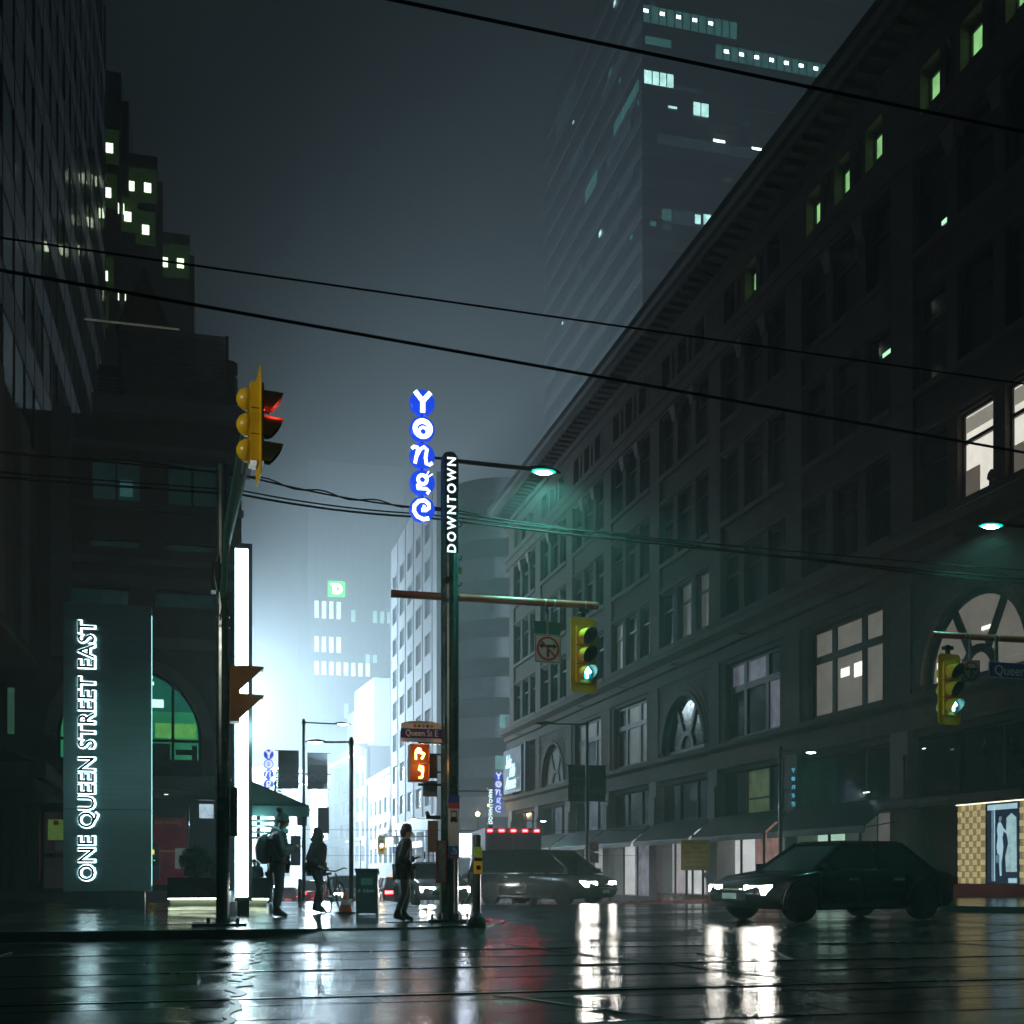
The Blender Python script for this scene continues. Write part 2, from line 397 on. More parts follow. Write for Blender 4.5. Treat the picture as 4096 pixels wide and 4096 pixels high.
# storeys 3 to 5
floors = [(12.95, 16.0, 1.95), (17.6, 20.9, 2.15), (22.45, 25.75, 2.0)]
litmap = {(0, 0, 0): LITW, (0, 0, 1): LITW, (0, 0, 2): LITW, (1, 0, 1): None}
for k in range(-1, NB + 1):
    y = k * BAY
    bx('pier', store, STONE2, 0, .55, y - .7, y + .7, 12.8, 25.95)
    if k == NB: break
    a, b = y + .7, y + BAY - .7
    cw = .58; ww = (b - a - 2 * cw) / 3
    for fi, (z0, z1, tr) in enumerate(floors):
        for i in range(3):
            wa = a + i * (ww + cw)
            lit = None
            if fi == 0 and k == 0 and i < 2: lit = LITW
            if fi == 0 and k == 3 and i in (0, 1): lit = LITD
            if fi == 0 and k == 4 and i == 2: lit = LITD
            win(wa, wa + ww, z0 + .12, z1, tr, lit)
            if i < 2: bx('mullion_pier', store, STONE, .10, .55, wa + ww, wa + ww + cw, z0, z1 + .2)
        bx('sill', store, STONE2, -.06, .55, a - .002, b + .002, z0 - .14, z0 + .10)
        # moulded spandrel above the windows
        top = [16.2, 21.1, 25.9][fi]; nxt = [17.46, 22.31, 26.0][fi]
        bx('spandrel', store, STONE, .14, .55, a - .002, b + .002, top - .2, nxt)
        bx('spandrel_moulding', store, STONE2, .02, .55, a - .002, b + .002, top - .1, top + .06)
    for i in range(2):                                   # leafy capitals under the attic band
        wa = a + (i + 1) * ww + i * cw + cw / 2
        MB().loft([[(x * s_ + .14, wa + yy * s_, z) for x, yy in ((-.2, -.28), (-.2, .28), (.35, .28), (.35, -.28))] for z, s_ in ((24.95, .8), (25.3, 1.0), (25.62, 1.35), (25.72, 1.4))]).build('capital', PIERST, store)
# attic: band, colonnaded windows, entablature and cornice
bx('attic_band', store, STONE2, -.12, .55, -8, 66, 25.96, 26.55)
bx('attic_sill', store, STONE2, -.22, .55, -8, 66, 26.56, 26.98)
attic_lit = {(0, 0), (0, 1), (0, 2), (1, 0), (1, 1), (1, 2), (2, 1), (-1, 2)}
for k in range(-1, NB + 1):
    y = k * BAY
    bx('attic_pier', store, STONE2, -.02, .55, y - .85, y + .85, 26.99, 28.75)
    if k == NB: break
    a, b = y + .85, y + BAY - .85; ww = (b - a - .9) / 3
    for i in range(3):
        wa = a + i * (ww + .45)
        win(wa + .34, wa + ww - .34, 27.05, 28.55, .55, LITG if (k, i) in attic_lit else None, .34, .07)
        bx("window_jamb", store, STONE2, -.04, .55, wa, wa + .34, 26.99, 28.75); bx("window_jamb", store, STONE2, -.04, .55, wa + ww - .34, wa + ww, 26.99, 28.75)
        if i < 2:
            MB().lathe([(.24, 26.99), (.24, 27.1), (.19, 27.15), (.17, 28.4), (.25, 28.6), (.26, 28.75)], (.18, wa + ww + .22, 0), 12).build('attic_column', STONE2, store, smooth=False)
bx('entablature', store, STONE2, -.05, .55, -8, 66, 28.76, 29.5)
MB().py([(.56, 29.51), (-.25, 29.51), (-.3, 29.85), (-1.45, 30.2), (-1.5, 30.5), (-1.68, 30.62), (-1.7, 31.0), (.56, 31.2)], -8, 66).build('cornice', mat('cornice_copper', (.05, .05, .05), .6, var=.4, scale=1.5, bump=.2, bscale=10), store)
for i in range(90):
    bx('bracket', store, STONE, -1.3, -.25, -7.6 + i * .82, -7.25 + i * .82, 29.8, 30.06)
# belt cornice over the arcade storey
MB().py([(.55, 10.95), (-.02, 10.95), (-.02, 11.55), (-.2, 11.6), (-.25, 11.95), (-.6, 12.2), (-.65, 12.5), (-.15, 12.78), (.55, 12.79)], -8, 66).build('belt_cornice', STONE2, store)
MB().py([(.55, 5.75), (-.05, 5.75), (-.08, 6.55), (-.32, 6.72), (-.34, 6.95), (-.02, 7.02), (.55, 7.03)], -8, 66).build('string_course', STONE2, store)
for i in range(8): bx('lamp_hook', store, DARKMETAL, -.75, -.2, i * BAY + 3.9, i * BAY + 3.95, 11.62, 11.68)
def arch_bay(k, lit):
    a, b = k * BAY + .6, (k + 1) * BAY - .6; c = (a + b) / 2; r = 2.75; zs = 7.25
    pts = arc(c, zs, r, 180, 0, 20)
    MB().px([(a, 7.03)] + [(c - r, 7.03)] + pts + [(c + r, 7.03), (b, 7.03), (b, 10.95), (a, 10.95)], .02, .55).build('arch_wall', STONE, store)
    for q, (rr, x0) in enumerate(((r + .12, -.10), (r + .42, -.03), (r + .72, .0))):
        o = arc(c, zs, rr + .14, 180, 0, 20); i_ = arc(c, zs, rr - .12, 180, 0, 20)
        if max(p[1] for p in o) < 10.94: MB().px(o + i_[::-1], x0, .3).build('archivolt', STONE2, store)
    w = MB()
    o = arc(c, zs, r, 180, 0, 20); i_ = arc(c, zs, r - .22, 180, 0, 20); w.px(o + i_[::-1], .22, .36)
    w.px(arc(c, zs, .95, 180, 0, 12) + arc(c, zs, .68, 0, 180, 12), .20, .36)
    for ang in (60, 120):
        d = Vector((cos(radians(ang)), sin(radians(ang)))); n = Vector((-d.y, d.x)) * .14
        p0 = Vector((c, zs)) + d * .8; p1 = Vector((c, zs)) + d * (r - .1)
        w.px([tuple(p0 + n), tuple(p1 + n), tuple(p1 - n), tuple(p0 - n)], .205, .355)
    w.box(.21, .37, c - r, c + r, 7.03, 7.25)
    wo = w.build('arched_window', FRAME, store)
    MB().px(arc(c, zs, r - .1, 180, 0, 24), .30, .31).build('pane', lit, wo)
def rect_bay(k, lits):
    a, b = k * BAY + .75, (k + 1) * BAY - .75
    bx('jamb_wall', store, STONE, .02, .55, k * BAY + .6, a + .5, 7.03, 10.95); bx('jamb_wall', store, STONE, .02, .55, b - .5, b + .15, 7.03, 10.95)
    a += .5; b -= .5; w = b - a; cols = [a, a + w * .30, a + w * .70, b]
    bx('lintel', store, STONE2, .06, .55, a, b, 10.72, 10.95)
    for i in range(3):
        l1, l2 = lits[i]
        win(cols[i], cols[i + 1], 7.05, 9.45, None, l1, .26, .14); win(cols[i], cols[i + 1], 9.45, 10.72, None, l2, .26, .16)
for k in range(-1, NB + 1):
    bx('arcade_pier', store, STONE2, -.04, .55, k * BAY - .6, k * BAY + .6, 7.03, 10.95)
LITGREY = glow('ceiling_lit_window', (.62, .58, .50), .26, .35, .7, False)
arch_bay(0, LITGREY); arch_bay(3, mat('dull_arch_glass', (.05, .05, .06), .15, var=.3)); arch_bay(6, LITD)
rect_bay(1, [(LITGREY, LITGREY), (LITGREY, LITGREY), (LITGREY, LITGREY)])
rect_bay(2, [(LITV, None), (None, LITV), (None, LITV)])
rect_bay(4, [(LITD, LITD), (LITD, LITD), (None, None)])
rect_bay(5, [(LITD, LITD), (None, LITD), (LITD, LITD)])
rect_bay(-1, [(None, None)] * 3)
# office glimpsed behind the brightest pane
bx('office_light', store, glow('office_light_white', (1, 1, .9), 1.6, .1, 2, False), .33, .35, BAY + 3.1, BAY + 3.75, 8.35, 8.9)
bx('office_light', store, MATS['office_light_white'], .33, .35, BAY + 4.1, BAY + 4.75, 8.5, 8.85)
bx('office_light', store, MATS['office_light_white'], .25, .27, 3.4, 3.9, 8.6, 8.72)
bx('office_light', store, MATS['office_light_white'], .25, .27, 5.2, 6.3, 7.3, 7.95)
# illuminated script sign at the far end
sg = bx('script_sign_board', store, mat('blue_grey_board', (.25, .28, .32), .4), -.30, -.12, 60.2, 65.9, 7.2, 10.8)
SCRIPT = glow('script_sign_light', (.55, .9, 1), 2.2, .05, 3, False)
for s_, dy, z in (('Saks', 1.0, 9.75), ('Fifth', -.2, 8.95), ('Avenue', .3, 8.0)):
    text('script_letters', sg, SCRIPT, s_, 1.5, (-.16, dy, z - 9.0), (0, -1, .0), (0, 0, 1), .02, .012, .45, .78, gap=.88)
bx('sign_return', store, mat('pale_blue_panel', (.3, .34, .4), .4), -.2, .2, 59.3, 59.75, 7.1, 11.0)
# mezzanine windows, shop fronts, awnings
for k in range(-1, NB + 1):
    y = k * BAY
    bx('shop_pier', store, PIERST, -.12, .9, y - .55, y + .55, -4, 5.75)
    bx('pier_block', store, PIERST, -.2, .1, y - .42, y + .42, 3.3, 4.9)
    if k == NB: break
    a, b = y + .55, y + BAY - .55
    bx('mezzanine_lintel', store, STONE, .1, .56, a, b, 5.5, 5.75)
    w3 = (b - a) / 3
    for i in range(3):
        win(a + i * w3, a + (i + 1) * w3, 3.45, 5.5, .7 if k == 2 and i == 1 else None, LITM if (k == 2 and i == 1) else None, .34, .06)
    bx('shop_lintel', store, STONE, -.02, .9, a, b, 3.0, 3.44)
E_PINK = glow('rose_display_light', (.85, .72, .76), .75, .5, .8, False)
E_WHT = glow('white_display_light', (.95, .9, .9), 1.1, .4, .7, False)
E_GRN = glow('green_display_light', (.62, .88, .70), 1.2, .5, .6, False)
E_DIM = glow('dim_display_light', (.5, .42, .40), .3, .5, .8, False)
E_ART = mat('painted_backdrop', (.5, .45, .55), .6, var=.9, scale=1.3, emit=.5, ecol=(.7, .65, .75)); E_ART.cycles.emission_sampling = 'NONE'
E_RED = mat('red_blossom_backdrop', (.6, .2, .15), .6, var=.85, scale=2.2, emit=.55, ecol=(.9, .45, .38)); E_RED.cycles.emission_sampling = 'NONE'
shopmat = {1: [E_DIM, LITD, E_GRN], 2: [E_DIM, E_RED, E_WHT], 3: [E_PINK, E_WHT, E_PINK], 4: [E_PINK, E_ART, E_WHT], 5: [E_DIM, E_PINK, E_DIM], 6: [E_GRN, E_GRN, E_GRN], 7: [E_GRN, E_WHT, E_DIM]}
for k in range(1, NB):
    a, b = k * BAY + .55, (k + 1) * BAY - .55; g = gz(29.05 + (a + b) / 2)
    top = 3.0
    bx('bulkhead', store, mat('black_granite_base', (.05, .05, .055), .25, var=.3), -.02, .3, a, b, g - .6, g + .42)
    bx('display_floor', store, mat('display_floor_white', (.5, .46, .44), .5), .3, .94, a, b, g + .25, g + .42)
    w3 = (b - a) / 3
    for i in range(3):
        bx('display_backdrop', store, shopmat[k][i], .85 - .08 * (i % 2), .87 - .08 * (i % 2), a + i * w3, a + (i + 1) * w3, g + .43, top)
        bx('shop_pane', store, CLEAR, .06, .075, a + i * w3 + .04, a + (i + 1) * w3 - .04, g + .45, top - .03)
        bx('shop_mullion', store, FRAME, .02, .12, a + i * w3 - .035, a + i * w3 + .035, g + .421, top - .001)
    if k < 7:
        aw = MB()
        aw.py([(-.13, 3.42), (-1.35, 2.42), (-1.37, 2.16), (-1.34, 2.16), (-1.32, 2.38), (-.13, 3.36)], a - .3, b + .3)
        ao = aw.build('awning', CANVAS, store)
        MB().cyl((-.14, a - .3, 2.55), (-1.33, a - .3, 2.35), .02).cyl((-.14, b + .3, 2.55), (-1.33, b + .3, 2.35), .02).build('awning_strut', DARKMETAL, ao)
        text('valance_letters', ao, mat('valance_lettering', (.35, .35, .33), .5), 'Saks Fifth Avenue', .2, (-1.385, (a + b) / 2 + .3, 2.28), (0, -1, 0), (0, 0, 1), .001, 0, .35, .8)
# nearest bay: chequered luxury shop front
g = 0
TILEA = glow('golden_tile_light', (1, .84, .42), .50, .25, 6, False); TILEB = glow('bronze_tile_light', (.70, .56, .28), .34, .3, 6, False)
bx('bulkhead', store, MATS['black_granite_base'], -.02, .4, .55, BAY - .55, -1, .35)
bx('shop_back', store, BLACK, .6, .94, .55, BAY - .55, .36, 3.0)
for (p0, p1) in ((3.75, 5.15), (.72, 2.05)):
    pn = bx('chequered_panel', store, mat('panel_backing', (.1, .08, .05), .5), .30, .40, p0, p1, .36, 2.96)
    nx, nz = 7, 13; tw = (p1 - p0) / nx; th = 2.6 / nz
    for i in range(nx):
        for j in range(nz):
            bx('tile', pn, TILEA if (i + j) % 2 else TILEB, -.09 - .015 * ((i + j) % 2), -.051, -(p1 - p0) / 2 + i * tw + .006, -(p1 - p0) / 2 + (i + 1) * tw - .006, -1.3 + j * th + .006, -1.3 + (j + 1) * th - .006)
bx('light_strip', store, glow('warm_strip_light', (1, .95, .7), 2.2, 0), .22, .29, .6, 5.2, 2.965, 2.995)
ps = bx('backlit_poster', store, glow('poster_blue_light', (.03, .07, .14), .35, .3, 1), .28, .33, 2.15, 3.65, .38, 2.92)
PAPER = glow('poster_pale_light', (.55, .85, 1), .85, .35, 2, False)
MB().box(-.035, -.03, .35, .41, -1.2, 1.2).box(-.035, -.03, .48, .50, -1.2, 1.2).box(-.035, -.03, -.72, .72, 1.08, 1.25).box(-.035, -.03, -.7, -.3, -1.25, -1.1).build('poster_border', PAPER, ps)
fig = MB()
fig.px([(.20, .62), (.24, .42), (.20, .2), (.26, -.1), (.22, -.32), (.15, -.34), (.13, -.7), (.10, -1.02), (.02, -1.02), (.03, -.6), (-.02, -.4), (-.06, -.1), (-.02, .2), (-.08, .38), (-.22, .30), (-.24, .36), (-.06, .50), (.02, .62), (.06, .68), (.15, .68)], -.04, -.036)
fig.build('poster_figure', PAPER, ps)
MB().px([(p_[0] * .8 + .02, p_[1]) for p_ in arc(.10, .80, .105, 0, 345, 12)], -.0405, -.0362).build('poster_head', mat('poster_skin', (.3, .4, .45), .5, emit=.35, ecol=(.45, .65, .75)), ps)
MB().px([(.22, .78), (.2, .92), (.1, .96), (.02, .9), (.06, .86), (.14, .86), (.17, .70), (.22, .66)], -.0412, -.0406).build('poster_hair', mat('poster_ink', (.03, .05, .08), .5), ps)
MB().px([(.30, -.36), (.30, -.62), (.12, -.62), (.12, -.36)], -.0415, -.0365).build('poster_bag', glow('poster_bag_light', (.25, .5, .6), .5, .5, 9, False), ps)
rock = MB()
rock.px([(-.2, -.9), (-.16, -.4), (-.3, .0), (-.2, .4), (-.22, .8), (-.45, .95), (-.68, .8), (-.7, -.9)], -.039, -.0355); rock.build('poster_rock_shape', glow('poster_ice_light', (.6, .95, 1), .75, .5, 4, False), ps)
MB().py([(-.13, 3.44), (-1.05, 3.22), (-1.05, 2.98), (-1.02, 2.98), (-1.0, 3.17), (-.13, 3.38)], .3, BAY - .35).build('canopy', CANVAS, store)
text('canopy_letters', store, mat('dull_brass_letters', (.3, .27, .2), .4, .5), 'LOUIS VUITTON', .19, (-1.07, 4.6, 3.09), (0, -1, 0), (0, 0, 1), .004, gap=1.15)
bx('pilaster_light', store, glow('tiny_teal_light', (.6, 1, 1), 3, 0, 1, False), -.16, -.12, 6.4, 6.55, 5.0, 5.03)
bx('pilaster_light', store, MATS['tiny_teal_light'], -.16, -.12, BAY + 1.9, BAY + 2.3, 3.72, 3.76)
for zz, yy in ((23.0, 5.6), (18.2, 5.2), (20.0, 1.2)): bx('office_light', store, glow('green_tube_light', (.5, 1, .6), 1.4, 0, 1, False), .33, .36, yy + BAY * (1 if zz < 23 else 0), yy + .55 + BAY * (1 if zz < 23 else 0), zz, zz + .14)

for i in range(2):
    a = .7 + i * ((BAY - 1.4 - 1.16) / 3 + .58); w_ = (BAY - 1.4 - 1.16) / 3
    bx('roller_blind', store, mat('cream_blind', (.45, .42, .36), .8, emit=.35, ecol=(.9, .85, .7)), .355, .372, a + .1, a + w_ - .1, 15.35, 15.85)
    bx('shelf_unit', store, mat('office_shelf', (.2, .17, .14), .7, emit=.18, ecol=(.7, .62, .5)), .35, .372, a + w_ * .55, a + w_ - .1, 13.2, 14.1)
    MB().lathe([(.02, 0), (.12, .05), (.1, .2), (.22, .3), (.18, .45), (.05, .55)], (.36, a + .45, 13.2), 7, sx=.05).build('pot_plant', mat('office_plant', (.05, .07, .03), .8), store)
# ================================================================ LEFT: PODIUM BLOCK ON THE CORNER
def pierced(x0, x1, z0, z1, holes, y0, y1, m=None):
    """wall slab in x-z with rectangular openings, as one closed set of boxes"""
    m = m or MB(); zs = sorted({z0, z1, *[h[2] for h in holes], *[h[3] for h in holes]})
    for a, b in zip(zs[:-1], zs[1:]):
        if b <= z0 or a >= z1: continue
        x = x0
        for h in sorted(holes):
            if h[2] < b - 1e-6 and h[3] > a + 1e-6:
                if h[0] > x + 1e-6: m.box(x, h[0], y0, y1, a, b)
                x = max(x, h[1])
        if x < x1 - 1e-6: m.box(x, x1, y0, y1, a, b)
    return m
PODST = mat('dark_red_granite', (.14, .10, .10), .5, var=.25, scale=1.4, bump=.12, bscale=20)
PODBAND = mat('pale_granite_band', (.26, .235, .25), .5, var=.2, scale=2)
TEALGL = mat('teal_office_glass', (.02, .07, .075), .08, var=.5, scale=.6, emit=.018, ecol=(.2, .8, .8))
pod = thing('corner_office_podium', 'dark granite office podium with arched lit window behind the steel sign', 'building', (0, 46, 0))
holes = [(-4.38, -2.57, 14.68, 16.35), (-1.65, .2, 14.68, 16.35), (-4.45, -2.6, 12.92, 13.24), (-1.7, .15, 12.92, 13.24), (-5.1, -3.0, 10.72, 11.4), (-2.04, .15, 10.76, 11.4)]
pierced(-14, 1.1, 8.7, 17.8, holes, 0, .4).build('wall', PODST, pod)
bx('inner_wall', pod, mat('unlit_room', (.02, .022, .025), .8), -14, 1.05, .75, 20, 4.4, 17.7)
arch_c, arch_r, arch_z = -2.98, 2.6, 5.84
MB().py([(-14, 4.4), (-5.58, 4.4), (-5.58, arch_z)] + arc(arch_c, arch_z, arch_r, 180, 0, 24) + [(-.38, 4.4), (1.1, 4.4), (1.1, 8.7), (-14, 8.7)], 0, .4).build('arch_wall', PODST, pod)
o_ = arc(arch_c, arch_z, arch_r + .42, 180, 0, 24); i_ = arc(arch_c, arch_z, arch_r, 180, 0, 24)
MB().py(o_ + i_[::-1], -.06, .1).build('arch_surround', PODBAND, pod)
for z0, z1, p in ((17.8, 18.45, .5), (16.6, 16.85, .05), (14.35, 14.62, .08), (12.3, 12.55, .04), (11.5, 11.9, .06), (9.2, 9.6, .05)):
    bx('stone_band' if z0 < 17 else 'balcony_slab', pod, PODBAND, -4.3 if z0 > 17 else -5.6, 1.1 + p, -p, .0 if z0 < 17 else 6, z0, z1)
for h in holes:
    w = MB().box(h[0], h[1], .22, .3, h[2], h[2] + .06).box(h[0], h[1], .22, .3, h[3] - .06, h[3]).box(h[0], h[0] + .06, .22, .3, h[2], h[3]).box(h[1] - .06, h[1], .22, .3, h[2], h[3]).box((h[0] + h[1]) / 2 - .03, (h[0] + h[1]) / 2 + .03, .21, .31, h[2], h[3]).build('window', FRAME, pod)
    c = (h[0] + h[1]) / 2
    bx('pane', w, TEALGL, h[0] + .06, c - .03, .25, .26, h[2] + .06, h[3] - .06); bx('pane', w, TEALGL, c + .03, h[1] - .06, .25, .26, h[2] + .06, h[3] - .06)
bx('office_light', pod, glow('dim_teal_light', (.2, .75, .75), .12, .4, 2, False), -3.35, -2.9, .20, .21, 14.9, 15.5)
# vertical stone ribs left of the arch
for x0, x1, zt in ((-5.72, -5.05, 18.0), (-6.9, -6.25, 17.0), (-8.2, -7.5, 16.0)):
    MB().px([(-.35, 8.7), (-.35, zt - 1.2), (0, zt), (0, 8.7)], x0, x1).build('stone_rib', PODBAND, pod)
bx('slit_window', pod, glow('green_slit_light', (.3, .8, .55), .10, .4, 1, False), -7.25, -7.02, -.03, .0, 5.8, 7.5)
# arched window with a lit office inside
aw = MB()
aw.py(arc(arch_c, arch_z, arch_r, 180, 0, 24) + arc(arch_c, arch_z, arch_r - .12, 0, 180, 24), .2, .3)
for x in (-4.9, -3.0, -1.44): aw.box(x - .05, x + .05, .19, .31, 4.98, arch_z + sqrt(arch_r ** 2 - (x - arch_c) ** 2) - .05)
aw.box(-5.58, -.38, .185, .315, 5.68, 5.78).box(-5.58, -5.46, .2, .3, 4.97, arch_z).box(-.5, -.38, .2, .3, 4.97, arch_z).box(-5.58, -.38, .18, .32, 4.92, 5.02)
awo = aw.build('arched_window', FRAME, pod)
MB().py([(-5.5, 5.0)] + [(-5.5, arch_z)] + arc(arch_c, arch_z, arch_r - .06, 180, 0, 24)[1:-1] + [(-.46, arch_z), (-.46, 5.0)], .24, .25).build('pane', glass('green_clear_glass', (.75, 1, .9), .06), awo)
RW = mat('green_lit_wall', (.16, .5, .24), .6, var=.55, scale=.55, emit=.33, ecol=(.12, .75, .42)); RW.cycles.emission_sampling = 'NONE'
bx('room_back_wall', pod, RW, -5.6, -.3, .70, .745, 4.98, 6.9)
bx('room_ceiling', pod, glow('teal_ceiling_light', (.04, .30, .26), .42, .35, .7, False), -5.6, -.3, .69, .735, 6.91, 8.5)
for x, z, w, h in ((-2.35, 7.05, .55, .3), (-2.6, 7.9, .45, .12), (-2.6, 8.15, .4, .1), (-2.55, 5.05, .35, .1)):
    bx('ceiling_light', pod, glow('office_ceiling_panel', (.8, 1, .9), 2.2, .05, 1, False), x, x + w, .66, .68, z, z + h)
bx('wall_picture', pod, glow('green_spot_wall', (.45, .9, .25), .55, .5, 1.5, False), -2.1, -.6, .67, .69, 5.9, 6.45)
bx('desk', pod, BLACK, -1.35, -.6, .62, .66, 5.25, 5.45); bx('chair', pod, BLACK, -.75, -.55, .6, .65, 5.05, 5.62); bx('cabinet', pod, BLACK, -2.25, -1.55, .6, .66, 5.0, 5.66)
bx('column', pod, mat('grey_room_column', (.1, .12, .12), .7), -2.6, -2.33, .58, .66, 5.0, 8.1)
# roof-top louvre screen: every slat is a piece
lou = MB().box(-3.40, -3.28, .02, .14, 18.46, 21.3).box(.50, .62, .02, .14, 18.46, 21.3).box(-1.4, -1.3, .12, .2, 18.46, 21.3).build('louvre_screen', DARKMETAL, pod)
SLAT = mat('grey_louvre_slat', (.24, .25, .26), .45, .4)
for i in range(30):
    s_ = bx('slat', lou, SLAT, -3.28, .50, .0, .10, 18.5 + i * .093, 18.545 + i * .093)
MB().lathe([(.3, 18.46), (.3, 20.1), (.36, 20.2), (.36, 20.6), (.05, 20.75)], (.62, .9, 0), 14).build('roof_vent', DARKMETAL, pod)
rl = MB().box(-4.2, -3.42, .02, .06, 19.22, 19.27).box(-4.2, -4.14, .02, .06, 18.46, 19.27).build('railing', SLAT, pod)
for i in range(5): bx('rail_bar', rl, SLAT, -4.14, -3.42, .02, .05, 18.55 + i * .13, 18.58 + i * .13)
bx('roof_block', pod, mat('dark_roof_block', (.03, .03, .035), .7), -4.3, 1.0, 2.2, 12, 18.46, 20.6)
MB().box(-4.6, -1.2, -.02, .06, 21.31, 21.36).build('roof_light_line', glow('pale_line_light', (.8, .9, .7), .10, .5, 2, False), pod)
pyr = MB(); pyr.add([(-3.75, 3, 22.6), (-1.65, 3, 22.6), (-1.65, 5, 22.6), (-3.75, 5, 22.6), (-2.68, 4, 25.4)], [(0, 1, 4), (1, 2, 4), (2, 3, 4), (3, 0, 4), (3, 2, 1, 0)])
pyr.box(-3.6, -1.8, 3.1, 4.9, 18.46, 22.6)
pr = pyr.build('pyramid_roof', mat('dark_red_roof', (.17, .035, .03), .6), pod)
MB().cyl((-3.75, 2.98, 22.6), (-2.68, 3.97, 25.42), .06).cyl((-1.65, 2.98, 22.6), (-2.68, 3.97, 25.42), .09).build('roof_edge', mat('verdigris_trim', (.08, .16, .13), .5), pr)
# street level: bank front under a pale beam
bx('beam', pod, mat('pale_beam', (.24, .29, .28), .5), -2.45, .12, -.25, .0, 3.85, 4.35)
bx('fascia', pod, mat('dark_fascia', (.06, .07, .075), .4), -2.45, .36, -.1, .6, 3.5, 3.84)
bx('soffit_light', pod, MATS['office_ceiling_panel'], -1.75, -1.6, -.16, -.11, 3.66, 3.68)
bx('ground_wall', pod, mat('dark_entrance_wall', (.035, .03, .035), .3), -14, 1.0, 1.4, 20, 0, 4.39)
RB = mat('bank_red_wall', (.34, .02, .05), .45, var=.35, scale=1.2, emit=.06, ecol=(.55, .02, .08))
red = bx('red_bank_wall', pod, RB, -2.6, -.93, 1.2, 1.3, .25, 2.85)
text('wall_letters', red, mat('gold_wall_letters', (.7, .45, .1), .5, emit=.12, ecol=(.8, .5, .1)), 'k daily banking', .2, (.05, -.06, 1.12), ext=.003)
MB().box(-.83, .83, -.058, -.052, -.02, .02).build('gold_stripe', MATS['gold_wall_letters'], red)
atm = bx('cash_machine', pod, mat('grey_machine', (.3, .34, .36), .4), -2.38, -1.95, .85, 1.2, .45, 1.75)
bx('screen', atm, glow('amber_screen', (1, .62, .05), 1.8, .3, 5, False), -.19, .02, -.185, -.175, .32, .50)
bx('keypad', atm, BLACK, -.15, .1, -.185, -.176, -.1, .2); bx('card_slot', atm, glow('green_slot_light', (.2, 1, .2), 1.2, 0, 1, False), -.02, .06, -.19, -.186, .08, .11)
bx('shelf', atm, STEEL, -.2, .33, -.3, -.175, -.25, -.21)
nb = bx('notice_board', pod, mat('pale_notice', (.5, .55, .52), .5, emit=.12, ecol=(.75, .85, .8)), -1.38, -.96, .95, 1.0, .88, 1.66)
bx('notice_photo', nb, mat('notice_dark', (.08, .09, .09), .5), -.06, .12, -.035, -.026, -.2, .12)
MB().cyl((-.88, .55, 0), (-.88, .55, 3.5), .05, n=12).build('chrome_post', mat('chrome', (.7, .75, .75), .12, 1), pod, smooth=True)
for x0, x1 in ((-2.6, -1.75), (-1.73, -.93), (-.8, -.5), (-.48, .1)):
    bx('shop_pane', pod, CLEAR, x0, x1, .62, .635, .05, 3.5)
bx('far_screen', pod, glow('white_far_screen', (.7, .85, 1), 1.4, .8, 2.5, False), -.48, .06, 1.2, 1.22, 2.85, 3.4)
MB().lathe([(.16, 0), (.16, 3.5)], (.24, .3, 0), 16).build('column', mat('blue_steel_column', (.12, .16, .22), .25, .5), pod, smooth=True)
for z in (1.0, 2.2, 3.1): MB().lathe([(.165, z), (.165, z + .02)], (.24, .3, 0), 16).build('column_joint', BLACK, pod)
# entrance doors
dr = MB().box(-6.25, -6.12, .9, 1.0, .05, 3.2).box(-4.98, -4.85, .9, 1.0, .05, 3.2).box(-6.12, -4.98, .9, 1.0, 3.0, 3.2).box(-6.12, -4.98, .88, 1.0, 1.28, 1.45).box(-6.12, -4.98, .9, 1.0, .05, .15).build('door', FRAME, pod)
bx('door_glass', dr, mat('lobby_brown_glass', (.16, .13, .11), .3, emit=.012, ecol=(.6, .5, .4)), -6.12, -4.98, .95, .96, .15, 3.0)
bx('door_poster', dr, mat('green_poster', (.3, .5, .12), .5, var=.3, scale=9, emit=.14, ecol=(.5, .9, .2)), -5.98, -5.35, .86, .875, 1.95, 2.72)
bx('poster_badge', dr, mat('red_badge', (.5, .1, .02), .5, emit=.05), -5.78, -5.6, .845, .858, 2.52, 2.68)
bx('door_notice', dr, mat('blue_notice', (.25, .33, .38), .5, emit=.03), -5.72, -5.4, .86, .875, 1.55, 1.9)
for x in (-8.2, -7.3): MB().box(x, x + .55, .6, 1.2, 0, 3.3).build('entrance_pier', mat('dark_entrance_pier', (.05, .035, .04), .25), pod)
bx('lobby_glow', pod, glow('lobby_red_light', (.5, .06, .1), .10, .6, 1, False), -7.2, -6.9, 1.36, 1.39, 1.2, 2.9)
bx('lobby_glow', pod, MATS['lobby_red_light'], -6.34, -6.26, 1.36, 1.39, .4, 2.9)

# glass and steel entrance canopy
can = thing('entrance_canopy', 'pale steel and glass canopy over the doors at the left edge', 'canopy', (-4.9, 38, 3.6))
CB = mat('pale_blue_beam', (.20, .27, .30), .35, .2)
bx('front_beam', can, CB, -6, -.3, 0, .16, .06, .5); bx('corner_plate', can, CB, -.299, 0, -.02, .18, .04, .52)
MB().add([(-.14, .18, .06), (0, .18, .06), (-.24, 8, .06), (-.38, 8, .06), (-.14, .18, .5), (0, .18, .5), (-.24, 8, .5), (-.38, 8, .5)], [(0, 1, 2, 3), (4, 7, 6, 5), (0, 4, 5, 1), (1, 5, 6, 2), (2, 6, 7, 3), (3, 7, 4, 0)]).build('side_beam', CB, can)
MB().cyl((-.2, .1, .5), (-3.4, 2.0, 1.9), .05).cyl((-1.7, .1, .5), (-2.7, 1.2, 1.05), .03).cyl((-3.4, .1, .5), (-2.7, 1.2, 1.05), .03).build('roof_rib', CB, can)
